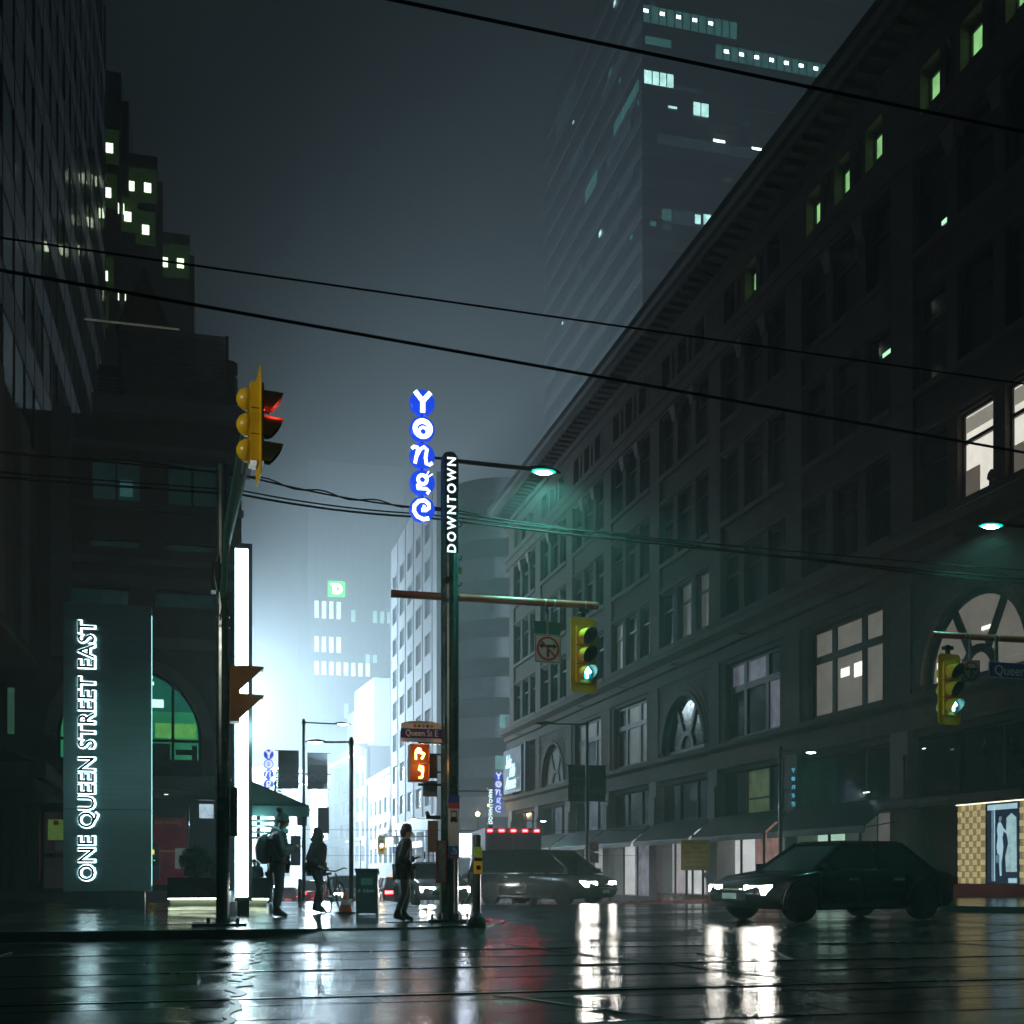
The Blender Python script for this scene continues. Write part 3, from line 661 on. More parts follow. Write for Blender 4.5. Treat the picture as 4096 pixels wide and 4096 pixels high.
bx('soffit', can, mat('dark_teal_soffit', (.05, .09, .10), .4), -6, -.4, .17, 7.9, -.3, .05)
MB().add([(-.3, .2, .52), (-6, .2, .52), (-6, 4, 2.6), (-3.4, 2.0, 1.85)], [(0, 3, 2, 1)]).build('roof_glass', glass('canopy_glass', (.5, .7, .72), .25), can)
for x in (-5.6, -2.9): MB().cyl((x, 7, -3.6), (x, 7, -.3), .12).build('support_column', DARKMETAL, can)

# ================================================================ GLASS TOWER at the left edge
gt = thing('glass_office_tower', 'dark glass curtain wall office tower with slanting floor bands, top left', 'tower', (-6.2, 30, 8.5))
GL = mat('tower_vision_glass', (.06, .13, .15), .10, var=.35, scale=.25, rvar=.06, spec=.9)
SP = mat('tower_spandrel', (.34, .33, .40), .3, var=.2, scale=.5)
bx('core', gt, mat('tower_core', (.02, .02, .022), .8), -30, -.35, 0, 45, 0, 60)
bx('stone_base', gt, PODST, -.345, -.05, 0, 45, 0, 7.5)
bx('underside', gt, PODBAND, -30, 0, -.02, 45.02, -.25, -.01)
for i in range(9): bx('stone_rib', gt, PODBAND, -.045, .14, 1.2 + i * 5, 2.9 + i * 5, 0.02, 7.4 - .0 * i)
bw = 2.25; nb_ = 20; fh = 3.7
for f in range(9):
    z = 7.52 + f * fh
    for i in range(nb_):
        y = i * bw
        o = bx('pane', gt, GL, -.16, -.12, y + .05, y + bw - .05, z + .02, z + fh * .62)
        o.rotation_euler = (0, random.uniform(-.012, .012), random.uniform(-.01, .01))
        bx('spandrel_panel', gt, SP, -.17, -.09, y + .05, y + bw - .05, z + fh * .62 + .05, z + fh - .03)
for i in range(nb_ + 1): bx('mullion', gt, FRAME, -.2, -.075, i * bw - .05, i * bw + .05, 7.5, 45)
for f in range(10): MB().box(-.18, -.08, .05, 44.95, 7.5 + f * fh - .045, 7.5 + f * fh + .045).build('floor_transom', FRAME, gt)

# ================================================================ STEPPED TOWER behind the podium
k_ = 82 / 75.
st_ = thing('stepped_office_tower', 'black stepped tower with a few green-lit windows rising behind the podium', 'tower', (-1.2, 82, 0))
STM = mat('dark_tower_cladding', (.035, .05, .055), .5, var=.3)
steps = [(-18, -5.37, 49.6), (-5.37, -4.95, 48.1), (-4.95, -3.28, 45.15), (-3.28, -2.97, 43.85), (-2.97, -1.35, 40.9), (-1.35, -1.07, 39.8)]
for i, (x0, x1, z) in enumerate(steps):
    bx('tower_step', st_, STM, x0 * k_ + 1.2, x1 * k_ + 1.2, .35 * i, 20, 0, z * k_ - .07)
GW = glow('bright_green_window', (.85, 1, .72), 3.0, .05, 2, False); GD = glow('dim_green_window', (.16, .42, .10), .05, .4, 2, False)
for x, z, wide in ((-6.07, 44.84, .5), (-4.87, 43.07, .5), (-3.88, 43.1, .5), (-6.18, 42.11, .5), (-5.03, 40.98, .5), (-4.0, 40.48, .5), (-2.91, 38.95, .5), (-1.94, 39.0, .5), (-6.37, 37.02, .5), (-6.65, 34.79, .5)):
    si = next(i for i, s_ in enumerate(steps) if x <= s_[1])
    y = .35 * si; X = x * k_ + 1.2; Z = z * k_ - .07
    w = bx('window', st_, GD, X - .62, X + .62, y - .05, y - .01, Z - 1.0, Z + 1.3)
    bx('lamp_panel', w, GW, -.2, .25, -.045, -.03, -.45, .2)
for x, z in ((-5.55, 40.9), (-5.25, 40.9), (-5.55, 35.6), (-5.15, 35.5)): bx('slit_light', st_, GW, x * k_ + 1.2, x * k_ + 1.26, -.04, -.01, z * k_, z * k_ + .7)

# ================================================================ FOGGED HIGH-RISE
ft = thing('fogged_high_rise', 'tall dark high-rise fading into the fog with rows of bright ceiling lights', 'tower', (53.6, 141, 0))
TW = mat('high_rise_wall', (.035, .045, .05), .35, var=.3)
bx('shaft', ft, TW, 0, 60, 0, 46, -5, 126)
TG = mat('high_rise_glass', (.03, .05, .055), .15, var=.5, scale=.2)
TB = mat('high_rise_band', (.09, .105, .11), .4)
for i in range(15, 31):
    z = 4.05 * i
    MB().box(-.12, 60, -.12, 0, z, z + 1.3).box(-.12, 0, 0, 46, z, z + 1.3).build('floor_band', TB, ft)
HL = glow('high_rise_ceiling_light', (.75, 1, .97), 14, .05, 1); HW = glow('high_rise_lit_floor', (.12, .42, .40), .55, .5, .6, False); HWB = glow('high_rise_bright_window', (.55, 1, .95), 3.0, .5, .9, False)
HF = glow('high_rise_faint_window', (.12, .22, .26), .16, .6, .5, False)
w = bx('lit_storey', ft, TG, 0, 13.2, -.16, -.13, 109.9, 112.2)
for i in range(12): bx('pane', w, HW, -6.55 + i * 1.1, -5.6 + i * 1.1, -.022, -.016, -1.1, 1.1)
for i in range(5): bx('ceiling_light', w, HL, -6.2 + i * 2.25 - .3, -6.2 + i * 2.25 + .3, -.05, -.02, .15, .55)
w = bx('lit_storey', ft, TG, 10, 27, -.16, -.13, 106.9, 108.9)
for i in range(15): bx('pane', w, HW, -8.4 + i * 1.1, -7.45 + i * 1.1, -.022, -.016, -.95, .95)
for i in range(7): bx('ceiling_light', w, HL, -6.9 + i * 2.16 - .3, -6.9 + i * 2.16 + .3, -.05, -.02, .0, .42)
for x0, x1, z0, z1, m_ in ((.2, 4.2, 102.1, 103.8, HWB), (7.0, 9.1, 99.1, 100.8, HWB), (.3, 3.9, 107.2, 108.2, HW), (9.8, 11.4, 96.1, 96.4, HL), (15.3, 16.6, 95.9, 96.2, HL), (2.6, 3.9, 84.9, 86.3, HW), (7.2, 8.0, 85.0, 86.2, HWB), (8.4, 10, 85.0, 86.4, HWB), (4.3, 8, 102.0, 102.5, HF), (2, 20, 94.6, 96, HF), (3, 12, 84.6, 86.5, HF)):
    bx('lit_window', ft, m_, x0, x1, -.16, -.13, z0, z1)
for y0, y1, z0, z1, m_ in ((.5, 16, 109.8, 111.2, HF), (1, 11, 101.8, 103.4, HW), (4, 14, 98.8, 100.6, HF), (17, 22, 101.5, 103, HF), (18, 24, 99.5, 101.5, HW), (24, 34, 108, 110, HF), (3, 9, 92, 93.5, HF), (28, 40, 118, 121, HF), (10, 22, 70, 71.5, HF), (18, 30, 62, 63.5, HF), (24, 34, 50, 51.5, HF)):
    n = int((y1 - y0) / 1.1)
    for i in range(n): bx('lit_window', ft, m_, -.16, -.13, y0 + i * 1.1, y0 + i * 1.1 + .85, z0, z1)

rt = random.Random(11)
for _ in range(46):
    z = 4.05 * rt.randint(15, 29) + rt.uniform(1.6, 3.4)
    if rt.random() < .5: y = rt.uniform(.5, 38); bx('small_light', ft, rt.choice((HW, HF, HWB)), -.15, -.13, y, y + rt.uniform(.3, 1.6), z, z + rt.uniform(.25, .9))
    else: x = rt.uniform(.5, 24); bx('small_light', ft, rt.choice((HW, HF, HF, HWB)), x, x + rt.uniform(.3, 1.4), -.15, -.13, z, z + rt.uniform(.2, .8))
for x in (1.2, 2.2, 3.2): bx('window_bar', ft, FRAME, x, x + .12, -.19, -.161, 102.1, 103.8)
bx('window_bar', ft, FRAME, 7.95, 8.07, -.19, -.161, 99.1, 100.8)
# ================================================================ BUILDINGS DOWN THE STREET
WHB = mat('white_precast', (.19, .195, .21), .6, var=.12, scale=.5)
wb = thing('white_precast_office', 'white precast office block with triple windows behind the sign pole', 'building', (24, 124, -6))
wins = [(124 + 3.4 + i * 6.1, 4.4) for i in range(5)]
hol = [(y - 124 + 0, y - 124 + 3.9, 6 + 8.2 + j * 4.25, 6 + 8.2 + j * 4.25 + 2.3) for j in range(8) for y, _ in wins]
m = MB()
for a, b, c, d in [(0, 0, 0, 0)]: pass
pm = pierced(0, 33, 13, 50, [(h[0] + .2, h[1], h[2], h[3]) for h in hol if h[3] < 49.5], -.5, 0)
for i, v in enumerate(pm.v): pm.v[i] = (v[1], v[0], v[2])
pm.build('wall', WHB, wb)
bx('core', wb, mat('white_block_core', (.28, .29, .31), .7), .3, 1.7, .02, 33, 0, 49.8)
for i in range(6): bx('fin', wb, WHB, -.60, -.5, 2.45 + i * 6.1, 2.75 + i * 6.1, 13, 50 - .0 * i)
for h in hol:
    if h[3] >= 49.5: continue
    w = MB().box(-.3, -.2, h[0] + .2, h[1], h[2], h[3]).build('window', mat('white_block_glass', (.03, .04, .05), .12, var=.5, scale=.5), wb)
    for q in (1, 2): bx('mullion', w, WHB, -.36, -.301, h[0] + .2 + (h[1] - h[0] - .2) * q / 3 - .07, h[0] + .2 + (h[1] - h[0] - .2) * q / 3 + .07, h[2], h[3])
for i in range(6): bx('arcade_column', wb, mat('lit_white_column', (.45, .46, .48), .5), -.6, .3, i * 6.1 + .1, i * 6.1 + 1.1, 0, 13)
for i in range(5): bx('arcade_window', wb, mat('arcade_glass', (.12, .14, .17), .15), .1, .28, i * 6.1 + 1.1, i * 6.1 + 6.2, 1, 11.4); bx('arcade_lintel', wb, MATS['lit_white_column'], -.62, .3, i * 6.1 + 1.1, i * 6.1 + 6.2, 11.4, 13)
bx('shop_sign', wb, glow('white_shop_sign', (.8, .9, 1), 2.5, .3, .6), -.9, -.65, 8, 28, 9.6, 10.3)

cb = thing('curved_striped_building', 'grey building with a rounded striped corner rising left of the store end', 'building', (42, 140, -6))
CP = mat('pale_curved_band', (.45, .46, .49), .6); CD = mat('dark_curved_band', (.02, .022, .026), .5, var=.3)
def rnd(r_in=0):
    x0, x1, y0, y1, r = -15.6 + r_in, 14, -14 + r_in, 14, 7
    return [(x0 + r - r * cos(radians(a)), y0 + r - r * sin(radians(a))) for a in range(0, 91, 6)] + [(x1, y0), (x1, y1), (x0, y1)]
for i in range(11):
    z = 4 + i * 4.45
    MB().pz(rnd(.25), z - 2.15, z).build('window_band', CD, cb)
    MB().pz(rnd(0), z, z + 2.3).build('wall_band', CP, cb)
for a, z in ((-15.45, 20), (-14.9, 24.6), (-10.2, 15.2), (-9.5, 28.9)): bx('lit_window', cb, glow('faint_teal_window', (.35, .8, .75), .5, .4, 1, False), a + 4, a + 5, -13.78, -13.7, z - 1.8, z - .3)

tdb = thing('bank_tower', 'pale fogged bank tower with a green lit square sign and rows of lit windows', 'tower', (31, 261, -6))
TDW = mat('fog_grey_tower', (.14, .15, .16), .6)
bx('shaft', tdb, TDW, -10.5, 11, 0, 30, 0, 98)
sgn = bx('green_square_sign', tdb, glow('bank_sign_green', (.02, 1, .03), 8, .05, 1, False), -6.0, -2.4, -.5, -.05, 68.0, 71.2)
TDL = glow('bank_sign_white', (.9, 1, .9), 25, 0, 1, False)
tl = MB()
tl.box(-1.35, .35, -.32, -.26, .72, 1.12).box(-.85, -.05, -.32, -.26, -1.12, .72)
tl.py(arc(.15, 0, 1.12, 90, -90, 10) + arc(.15, 0, .55, -90, 90, 10), -.325, -.255)
tl.build('letters', TDL, sgn)
BW = glow('bank_window_light', (.75, 1, .95), 5.0, .75, .5, False); BW2 = glow('bank_window_dim', (.4, .85, .8), 2.2, .6, .5, False)
for row, z, h, xs, m_ in ((0, 63, 3.8, range(4), BW), (1, 55.5, 3.4, range(4), BW), (2, 50.5, 2.9, range(8), BW), (3, 53.6, 1.8, (7, 8, 11), BW2), (4, 41, 3.2, (4, 9, 10, 11), BW2), (5, 36.6, 2.2, (7, 8, 9, 10), BW2), (6, 30, 2.6, (4, 5, 8), BW2), (7, 62.6, 2.6, (5, 8, 9, 10, 11), BW2)):
    for i in xs: bx('lit_window', tdb, m_, -9.0 + i * 1.62, -8.1 + i * 1.62, -.06, -.01, z, z + h)
for i in range(13): bx('window_rib', tdb, mat('tower_rib', (.2, .21, .22), .6), -9.6 + i * 1.62, -9.25 + i * 1.62, -.3, 0, 10, 92)

def street_block(name, label, p0, p1, depth, zb, h, m, cols, rows, z0=4.5, fh=3.6, wm=None, cornice=.5, ww=.55):
    """block whose front runs from p0 (near) to p1 (far) on the west side, with windows"""
    p0 = Vector(p0); p1 = Vector(p1); d = p1 - p0; L_ = d.length
    t = thing(name, label, 'building', (p0.x, p0.y, zb), atan2(d.y, d.x))
    # local: x along the front, front faces +y (towards the street)
    pit = L_ / cols; hs = [(pit * (i + .5 - ww / 2), pit * (i + .5 + ww / 2), z0 + j * fh, z0 + j * fh + fh * .62) for i in range(cols) for j in range(rows)]
    pierced(0, L_, 0, h, hs, -.4, 0).build('wall', m, t)
    bx('core', t, m, .02, L_ - .02, -depth, -.7, 0, h - .05)
    for a, b, c, e in hs:
        w = bx('window', t, wm or mat('street_dark_glass', (.05, .06, .07), .15, var=.5, scale=.4), a, b, -.3, -.24, c, e)
        bx('mullion', w, FRAME, -.05, .05, .03, .06, -(e - c) / 2, (e - c) / 2)
    if cornice: MB().px([(-.3, h - .6), (cornice * .4, h - .6), (cornice, h - .15), (cornice, h + .15), (-.3, h + .25)], 0, L_).build('cornice', m, t)
    return t
GB = mat('grey_brick_front', (.20, .20, .21), .7, var=.25, scale=1.5); DB = mat('dark_stone_front', (.10, .10, .11), .7, var=.3); PB = mat('pale_panel_front', (.33, .34, .36), .6)
b1 = street_block('low_shop_block', 'low grey shop block with lit sign strips beyond the white office', (24, 158), (24, 184), 14, -4, 19, GB, 5, 3, 6)
bx('sign_strip', b1, glow('cold_sign_strip', (.75, .9, 1), 5, .3, .5), 1, 9, .1, .35, 16.4, 17.1); bx('sign_strip', b1, MATS['cold_sign_strip'], 3, 12, .4, .7, 10.2, 10.8)
b2 = street_block('ornate_cornice_block', 'dark ornate block with bracketed cornice down the street', (23.8, 186), (21.6, 214), 14, -4, 25, DB, 6, 4, 6.5, 4.0, cornice=1.3)
for i in range(14): bx('bracket', b2, GB, .6 + i * 2, 1.0 + i * 2, 0, .9, 23.2, 24.3)
bx('cornice_light', b2, MATS['white_shop_sign'], 2, 26, 1.0, 1.3, 23.6, 24.0)
bx('roof_box', b2, PB, 1, 17, -13, -1.5, 25, 36); bx('roof_box', b2, PB, 19, 26, -12, -2, 25, 33)
b3 = street_block('ribbed_front_block', 'pale block with tall vertical ribs and hanging letters far down the street', (21.4, 220), (15.2, 262), 14, -4, 25, PB, 8, 1, 1.2, 3.4, ww=.8)
for i in range(22): bx('rib', b3, GB, .8 + i * 1.9, 1.2 + i * 1.9, 0, .5, 6, 22)
bx('lit_marquee', b3, glow('marquee_light', (.85, .95, 1), 6, .5, .6), 2, 40, .6, 1.2, 22.3, 23.6)
bx('shop_canopy', b3, mat('pale_shop_canopy', (.5, .48, .5), .6), 2, 36, 0, 2.2, 5.2, 6.2)
for i, c in enumerate('FORNO'): text('hanging_letter', b3, glow('warm_letter_light', (1, .95, .85), 1.5, 0, 1, False), c, 2.0, (4, 1.0, 14.5 - i * 1.9), (.88, -.48, 0), (0, 0, 1), .05)
b4 = street_block('corner_pub_block', 'small two storey building with dark awning at the far corner', (22.5, 108), (22.5, 122), 8, -4.5, 8.5, DB, 4, 2, 2.2, 3, ww=.6)
b4.location.x = 30

# east side: long dark block beyond the podium, then the far corner that turns into view
eb = thing('east_side_block', 'dark low block on the east side beyond the podium', 'building', (-12, 84, -3))
bx('wall', eb, DB, -12, 12.2, 4, 84, 0, 20)
for i in range(12):
    for j in range(3):
        w = bx('window', eb, DARKGLASS, 12.21, 12.25, 7 + i * 6.5, 10.5 + i * 6.5, 7 + j * 4.2, 9.6 + j * 4.2)
fe = thing('far_east_block', 'fog-bright block closing the left side of the street far away', 'building', (4, 196, -4))
bx('wall', fe, PB, -12, 10.5, 0, 30, 0, 22)
for i in range(6):
    for j in range(4): bx('window', fe, mat('street_dark_glass'), -10 + i * 3.3, -8 + i * 3.3, -.06, -.01, 4 + j * 4.2, 6.6 + j * 4.2)
# bright advertising screens, and added lit panels that fill the fog with light
def screen(name, label, loc, rz, w, h, strength, power, col=COLD, depth=.4, off=1.2):
    t = thing(name, label, 'billboard', loc, rz)
    MB().box(-w / 2 - .2, w / 2 + .2, 0, depth, -.2, h + .2).build('cabinet', DARKMETAL, t)
    bx('lit_face', t, glow('screen_face_%s' % name, (.78, .92, 1), strength, .25, .35), -w / 2, w / 2, -.06, -.01, 0, h)
    for s_ in (-1, 1): MB().cyl((s_ * w * .3, depth / 2, -.2), (s_ * w * .3, depth / 2, -loc[2] + gz(loc[1]) - .3), .15).build('leg', DARKMETAL, t)
    if power:
        l = bpy.data.lights.new('screen_light', 'AREA'); l.shape = 'RECTANGLE'; l.size = w; l.size_y = h; l.energy = power; l.color = col
        o = bpy.data.objects.new('screen_light', l); COL.objects.link(o); o.parent = t; o.location = (0, -.12, h / 2); o.rotation_euler = (-pi / 2, 0, 0)
    return t
screen('blade_screen', 'tall white lit advertising blade glowing in the fog beside the ribbed block', (16.9, 192, 6.0), 0, 2.6, 12, 12, 20000)
screen('street_screen', 'big white video screen on the side street behind the pushbutton post', (27.8, 127, 2.4), 0, 2.8, 2.6, 9, 900, (.7, .8, 1))
screen('roof_fog_light', 'large lit panel added out of sight behind the podium to brighten the fog', (-2, 165, 19), radians(112), 14, 9, 6, 135000)  # added source of the fog glow, kept out of view
screen('corner_fog_light', 'lit panel added over the east pavement to brighten the nearer fog', (-1.5, 116, 18), radians(106), 12, 7, 5, 22000)  # weaker panel added to light the fog before the curved building
screen('wall_fog_light', 'wide lit panel added above the east pavement to brighten the far fog, seen edge-on', (1.5, 188, 7), radians(118), 12, 9, 6, 100000)  # added fog light further down, turned away from the store
# ================================================================ STREET LAMPS
LENS_T = glow('lamp_lens_teal', (.45, 1, .88), 45, 0, 1, False)
LENS_C = glow('lamp_lens_cold', (.75, .95, 1), 26, 0, 1, False)
LENS_OFF = mat('lamp_lens_off', (.2, .22, .22), .3)
def lamp_head(parent, x, z, s, lens, d=1):
    """flat leaf-shaped head reaching along d*x from (x, z)"""
    m = MB(); rings = []
    for t, hw, up in ((0, .03, .03), (.12, .05, .04), (.25, .12, .075), (.45, .17, .10), (.65, .16, .085), (.85, .10, .05), (1.0, .02, .01)):
        X = x + d * t * .85 * s
        rings.append([(X, -hw * s, z - .01 * t), (X, -hw * .6 * s, z + up * .8 * s), (X, 0, z + up * s), (X, hw * .6 * s, z + up * .8 * s), (X, hw * s, z - .01 * t), (X, 0, z - .025 * s)])
    h = m.loft(rings).build('lamp_head', DARKMETAL, parent, smooth=True)
    le = MB().lathe([(.01, -.075 * s), (.10 * s, -.06 * s), (.15 * s, -.03 * s), (.16 * s, -.012 * s)], (x + d * .48 * s, 0, z), 14, sx=1.35, sy=.8).build('lens', lens, h, smooth=True)
    rim = glow('lens_halo_teal', (.0, .85, .65), 1.4, 0, 1, False) if lens is LENS_T else lens  # teal lamps: added glowing ring imitates the halo around the lens
    MB().lathe([(.165 * s, -.034 * s), (.20 * s, -.02 * s), (.205 * s, -.008 * s)], (x + d * .48 * s, 0, z), 14, sx=1.35, sy=.8).build('lens_halo_rim', rim, h)
    return h
def street_lamp(label, loc, H, arm, d=1, power=0, color=COLD, s=1, lens=None, r=.06, z_top=.12, group='street lamps along the street'):
    t = thing('street_lamp', label, 'street lamp', (loc[0], loc[1], loc[2] if len(loc) > 2 else gz(loc[1])), 0, group)
    MB().lathe([(r * 2.2, -.1), (r * 2.2, .02), (r * 1.5, .06), (r * 1.15, .25), (r * .95, H), (r * .95, H + z_top), (r * .4, H + z_top + .03)], n=12).build('pole', DARKMETAL, t, smooth=False)
    MB().cyl((0, 0, H), (d * arm, 0, H - .02), .03).build('arm', DARKMETAL, t)
    MB().lathe([(r * 1.25, H - .08), (r * 1.25, H + .06)], n=12).build('arm_collar', DARKMETAL, t)
    lamp_head(t, d * (arm - .1), H - .02, s, lens or (LENS_C if power else LENS_OFF), d)
    if power: lamp(t, (d * (arm + .32 * s), 0, H - .16), power, color, .1, 160)
    return t
FARP = 1900
street_lamp('tall lamp post with two dark street banners beside the canopy', (3.58, 47.6), 7.3, 1.25, 1, FARP, COLD, .9)
street_lamp('lower lamp post behind the litter bin with its arm pointing left', (3.9, 33.8, -.1), 4.6, .75, -1, 350, COLD, .8)
street_lamp('unlit lamp post carrying the learning banners on the west pavement', (16.2, 49.5), 7.9, 1.6, -1, 0, COLD, 1.1)
street_lamp('slim lamp post on the west pavement lit to the right, beside the yellow notice board', (17.1, 33.0), 4.6, .85, 1, 120, TEAL, .62)
street_lamp('small pavement lamp in front of the far green shop windows', (20.4, 76.2), 5.6, 1.1, 1, 160, TEAL, .8)
for i, (y, lab) in enumerate(((72, 'first fogged lamp post on the east pavement beyond the canopy'), (98, 'second fogged lamp post on the east pavement'), (126, 'third fogged lamp post on the east pavement'), (156, 'farthest fogged lamp post on the east pavement'))):
    street_lamp(lab, (3.7, y), 7.4, 1.4, 1, FARP * (1 + .35 * i), COLD, 1)
for i, (y, lab) in enumerate(((99, 'fogged lamp post at the far end of the department store'), (120, 'fogged lamp post before the white office'), (150, 'fogged lamp post beside the white office'), (178, 'fogged lamp post beside the low shop block'))):
    street_lamp(lab, (18.5, y), 7.4, 1.4, -1, FARP * .6 * (1 + .3 * i), COLD, 1)
nl = street_lamp('lamp post on the near pavement outside the picture, tilted towards the crossing', (-14.6, 6.6, 0), 7.4, 1.2, 1, 0, COLD, 1, LENS_C)
lamp(nl, (1.6, 0, 7.2), 3400, (1, .90, .72), .12, 27, tuple(Vector((17.0, 9.7, -2.6)).to_track_quat('-Z', 'Y').to_euler()))
def globe_lamp(label, loc, H, power):
    t = thing('globe_lamp', label, 'street lamp', loc, 0, 'warm globe lamps at the far corner')
    MB().lathe([(.12, 0), (.07, .3), (.05, H - .2), (.08, H - .15), (.04, H - .1)], n=10).build('post', DARKMETAL, t)
    MB().lathe([(.03, H - .12), (.16, H - .02), (.2, H + .1), (.16, H + .22), (.04, H + .3)], n=12).build('globe', glow('warm_globe_light', (1, .72, .38), 22, 0, 1, False), t, smooth=True)
    lamp(t, (-.32, -.1, H + .1), power, WARM, .1)
globe_lamp('warm globe lamp under the end of the script sign', (23.0, 97, gz(97)), 8.35, 110)
globe_lamp('warm globe lamp left of the other one at the far corner', (22.4, 99, gz(99)), 7.75, 110)
globe_lamp('small warm globe lamp in front of the white office', (19.4, 119, gz(119)), 7.0, 60)

# ================================================================ MAIN SIGN POLE
DISC = mat('disc_blue_light', (.01, .05, .5), .3, var=.25, scale=9, emit=1.05, ecol=(.012, .075, .88)); DISC.cycles.emission_sampling = 'NONE'
DLET = glow('disc_white_light', (.9, .97, 1), 2.6, 0, 1, False)
DLETF = glow('far_disc_letter', (.85, .92, 1), 1.1, 0, 1, False)
DIMD = mat('disc_blue_far', (.02, .06, .5), .3, emit=.9, ecol=(.06, .12, .9)); DIMD.cycles.emission_sampling = 'NONE'
def ring(cx, cz, ro, ri, y0, y1, a0=0, a1=360, ex=1, ox=0, oz=0):
    n = 20; o = arc(0, 0, ro, a0, a1, n); i_ = arc(0, 0, ri, a0, a1, n)
    return MB().py([(cx + p[0] * ex, cz + p[1]) for p in o] + [(cx + ox + p[0] * ex, cz + oz + p[1]) for p in i_[::-1]], y0, y1)
def stroke(pts, w, y0, y1):
    m = MB(); pts = [Vector(p) for p in pts]; L_ = []; R_ = []
    for i, p in enumerate(pts):
        a = (pts[min(i + 1, len(pts) - 1)] - pts[max(i - 1, 0)]).normalized(); n = Vector((-a.y, a.x)) * w / 2
        L_.append(tuple(p + n)); R_.append(tuple(p - n))
    return m.py(L_ + R_[::-1], y0, y1)
def letters(i, R, y):
    """the five hand-drawn letters of the disc sign, R = disc radius"""
    y0, y1 = y - .012 * R / .2, y; s = R
    def S_(pts, w): return stroke([(p[0] * s, p[1] * s) for p in pts], w * s, y0, y1)
    out = MB()
    def add(m): out.add(m.v, m.f)
    if i == 0: add(S_([(-.62, .78), (0, .05)], .36)); add(S_([(.62, .78), (0, .05)], .36)); add(S_([(0, .15), (0, -.85)], .38))
    elif i == 1: add(ring(0, -.02 * s, .80 * s, .44 * s, y0, y1, oz=-.04 * s)); add(ring(.04 * s, -.2 * s, .40 * s, .22 * s, y0, y1, oz=-.04 * s))
    elif i == 2:
        add(S_([(-.88, .45), (-.68, .62), (-.45, .60), (-.40, .35), (-.62, -.70)], .26)); add(S_([(-.58, -.3), (-.2, .45), (.12, .66), (.34, .48), (.22, -.2), (.30, -.66), (.55, -.72), (.78, -.55)], .26))
    elif i == 3:
        add(ring(-.02 * s, .18 * s, .48 * s, .22 * s, y0, y1)); add(S_([(-.1, -.22), (-.45, -.32), (-.42, -.55), (.30, -.52), (.52, -.70), (.35, -.92)], .24)); add(S_([(.30, .52), (.48, .88)], .10)); add(S_([(.42, .42), (.78, .68)], .10))
    else:
        add(S_([(-.10, -.12), (.25, -.10), (.50, .10), (.48, .42), (.15, .66), (-.3, .58), (-.66, .2), (-.70, -.25), (-.42, -.66), (.05, -.84), (.5, -.74)], .30))
        add(S_([(.06, -.02), (.12, .28)], .2))
    return out
def disc_sign(parent, x, y, z0, R, gap, far=False, back=False):
    for i in range(5):
        z = z0 - i * gap
        d = MB().lathe([(R * .9, -.30 * R), (R, -.22 * R), (R, .22 * R), (R * .94, .30 * R), (.001, .32 * R)], n=24, axis='y').build('lit_disc', DIMD if far else DISC, parent, (x, y, z), smooth=False)
        letters(i, R, -.305 * R).build('letter', DLETF if far else DLET, d)
        if back: letters(i, R, .345 * R).build('letter', DLET, d)
        if i < 4: MB().cyl((0, 0, -R), (0, 0, -gap + R), R * .12, n=8).build('link_rod', DARKMETAL, d)
dp = thing('downtown_sign_pole', 'dark green pole on the corner with DOWNTOWN letters, blue disc sign, lamp and brown arm', 'sign pole', (3.5, 17.4, 0))
prof = []
fl = [[(.135 * (1 if k % 2 else .93) * s_ * cos(pi * k / 12), .135 * (1 if k % 2 else .93) * s_ * sin(pi * k / 12), z) for k in range(24)] for z, s_ in ((.02, 1), (6.95, 1), (7.05, .93), (7.11, .6), (7.12, .1))]
MB().loft(fl).build('pole', POLEGREEN, dp)
MB().lathe([(.34, -.01), (.34, .03), (.2, .035), (.17, .12)], n=20).build('base_plate', DARKMETAL, dp)
for a in range(6):
    bo = MB().cyl((.27 * cos(a), .27 * sin(a), .03), (.27 * cos(a), .27 * sin(a), .12), .022, n=6).build('bolt', DARKMETAL, dp)
bx('letter_panel', dp, BLACK, -.10, .10, -.150, -.132, 5.55, 7.0)
text('pole_letters', dp, glow('pole_letter_light', (.75, .97, 1), 1.7, 0, 1, False), 'DOWNTOWN', .185, (.005, -.155, 6.28), (0, 0, 1), (-1, 0, 0), .004, .004, gap=1.34)
disc_sign(dp, -.43, -.02, 7.82, .19, .402)
for z in (7.02, 6.24): MB().cyl((-.12, 0, z), (-.30, -.0, z), .022).build('sign_bracket', DARKMETAL, dp)
MB().cyl((.1, 0, 7.0), (1.3, 0, 6.98), .035).build('lamp_arm', DARKMETAL, dp)
lamp_head(dp, 1.12, 6.97, .75, LENS_T, 1)
lamp(dp, (1.5, 0, 6.84), 800, TEAL, .05, 166)
arm = MB().cyl((-.9, -.02, 4.92), (-.14, -.02, 4.92), .058, n=14).cyl((.14, -.02, 4.92), (2.36, -.02, 4.92), .058, n=14).build('mast_arm', BROWNARM, dp, smooth=False)
for x in (1.5, 1.65, 2.15, 2.3): MB().lathe([(.062, x - .012), (.062, x + .012)], (0, -.02, 4.92), 14, 'x').build('clamp_band', STEEL, arm)
for z in (6.0, 5.5, 5.1): MB().tube([(.13, 0, z), (.17, 0, z + .01), (.19, 0, z + .05), (.16, 0, z + .06)], .012).build('hook', DARKMETAL, dp)
MB().box(.13, .18, -.04, .04, 5.28, 5.38).build('junction_box', mat('green_box', (.1, .35, .08), .5, emit=.05, ecol=(.2, .8, .1)), dp)
bx('green_strip', dp, mat('lime_tape', (.25, .45, .05), .5), -.150, -.139, -.03, .03, .1, .75)

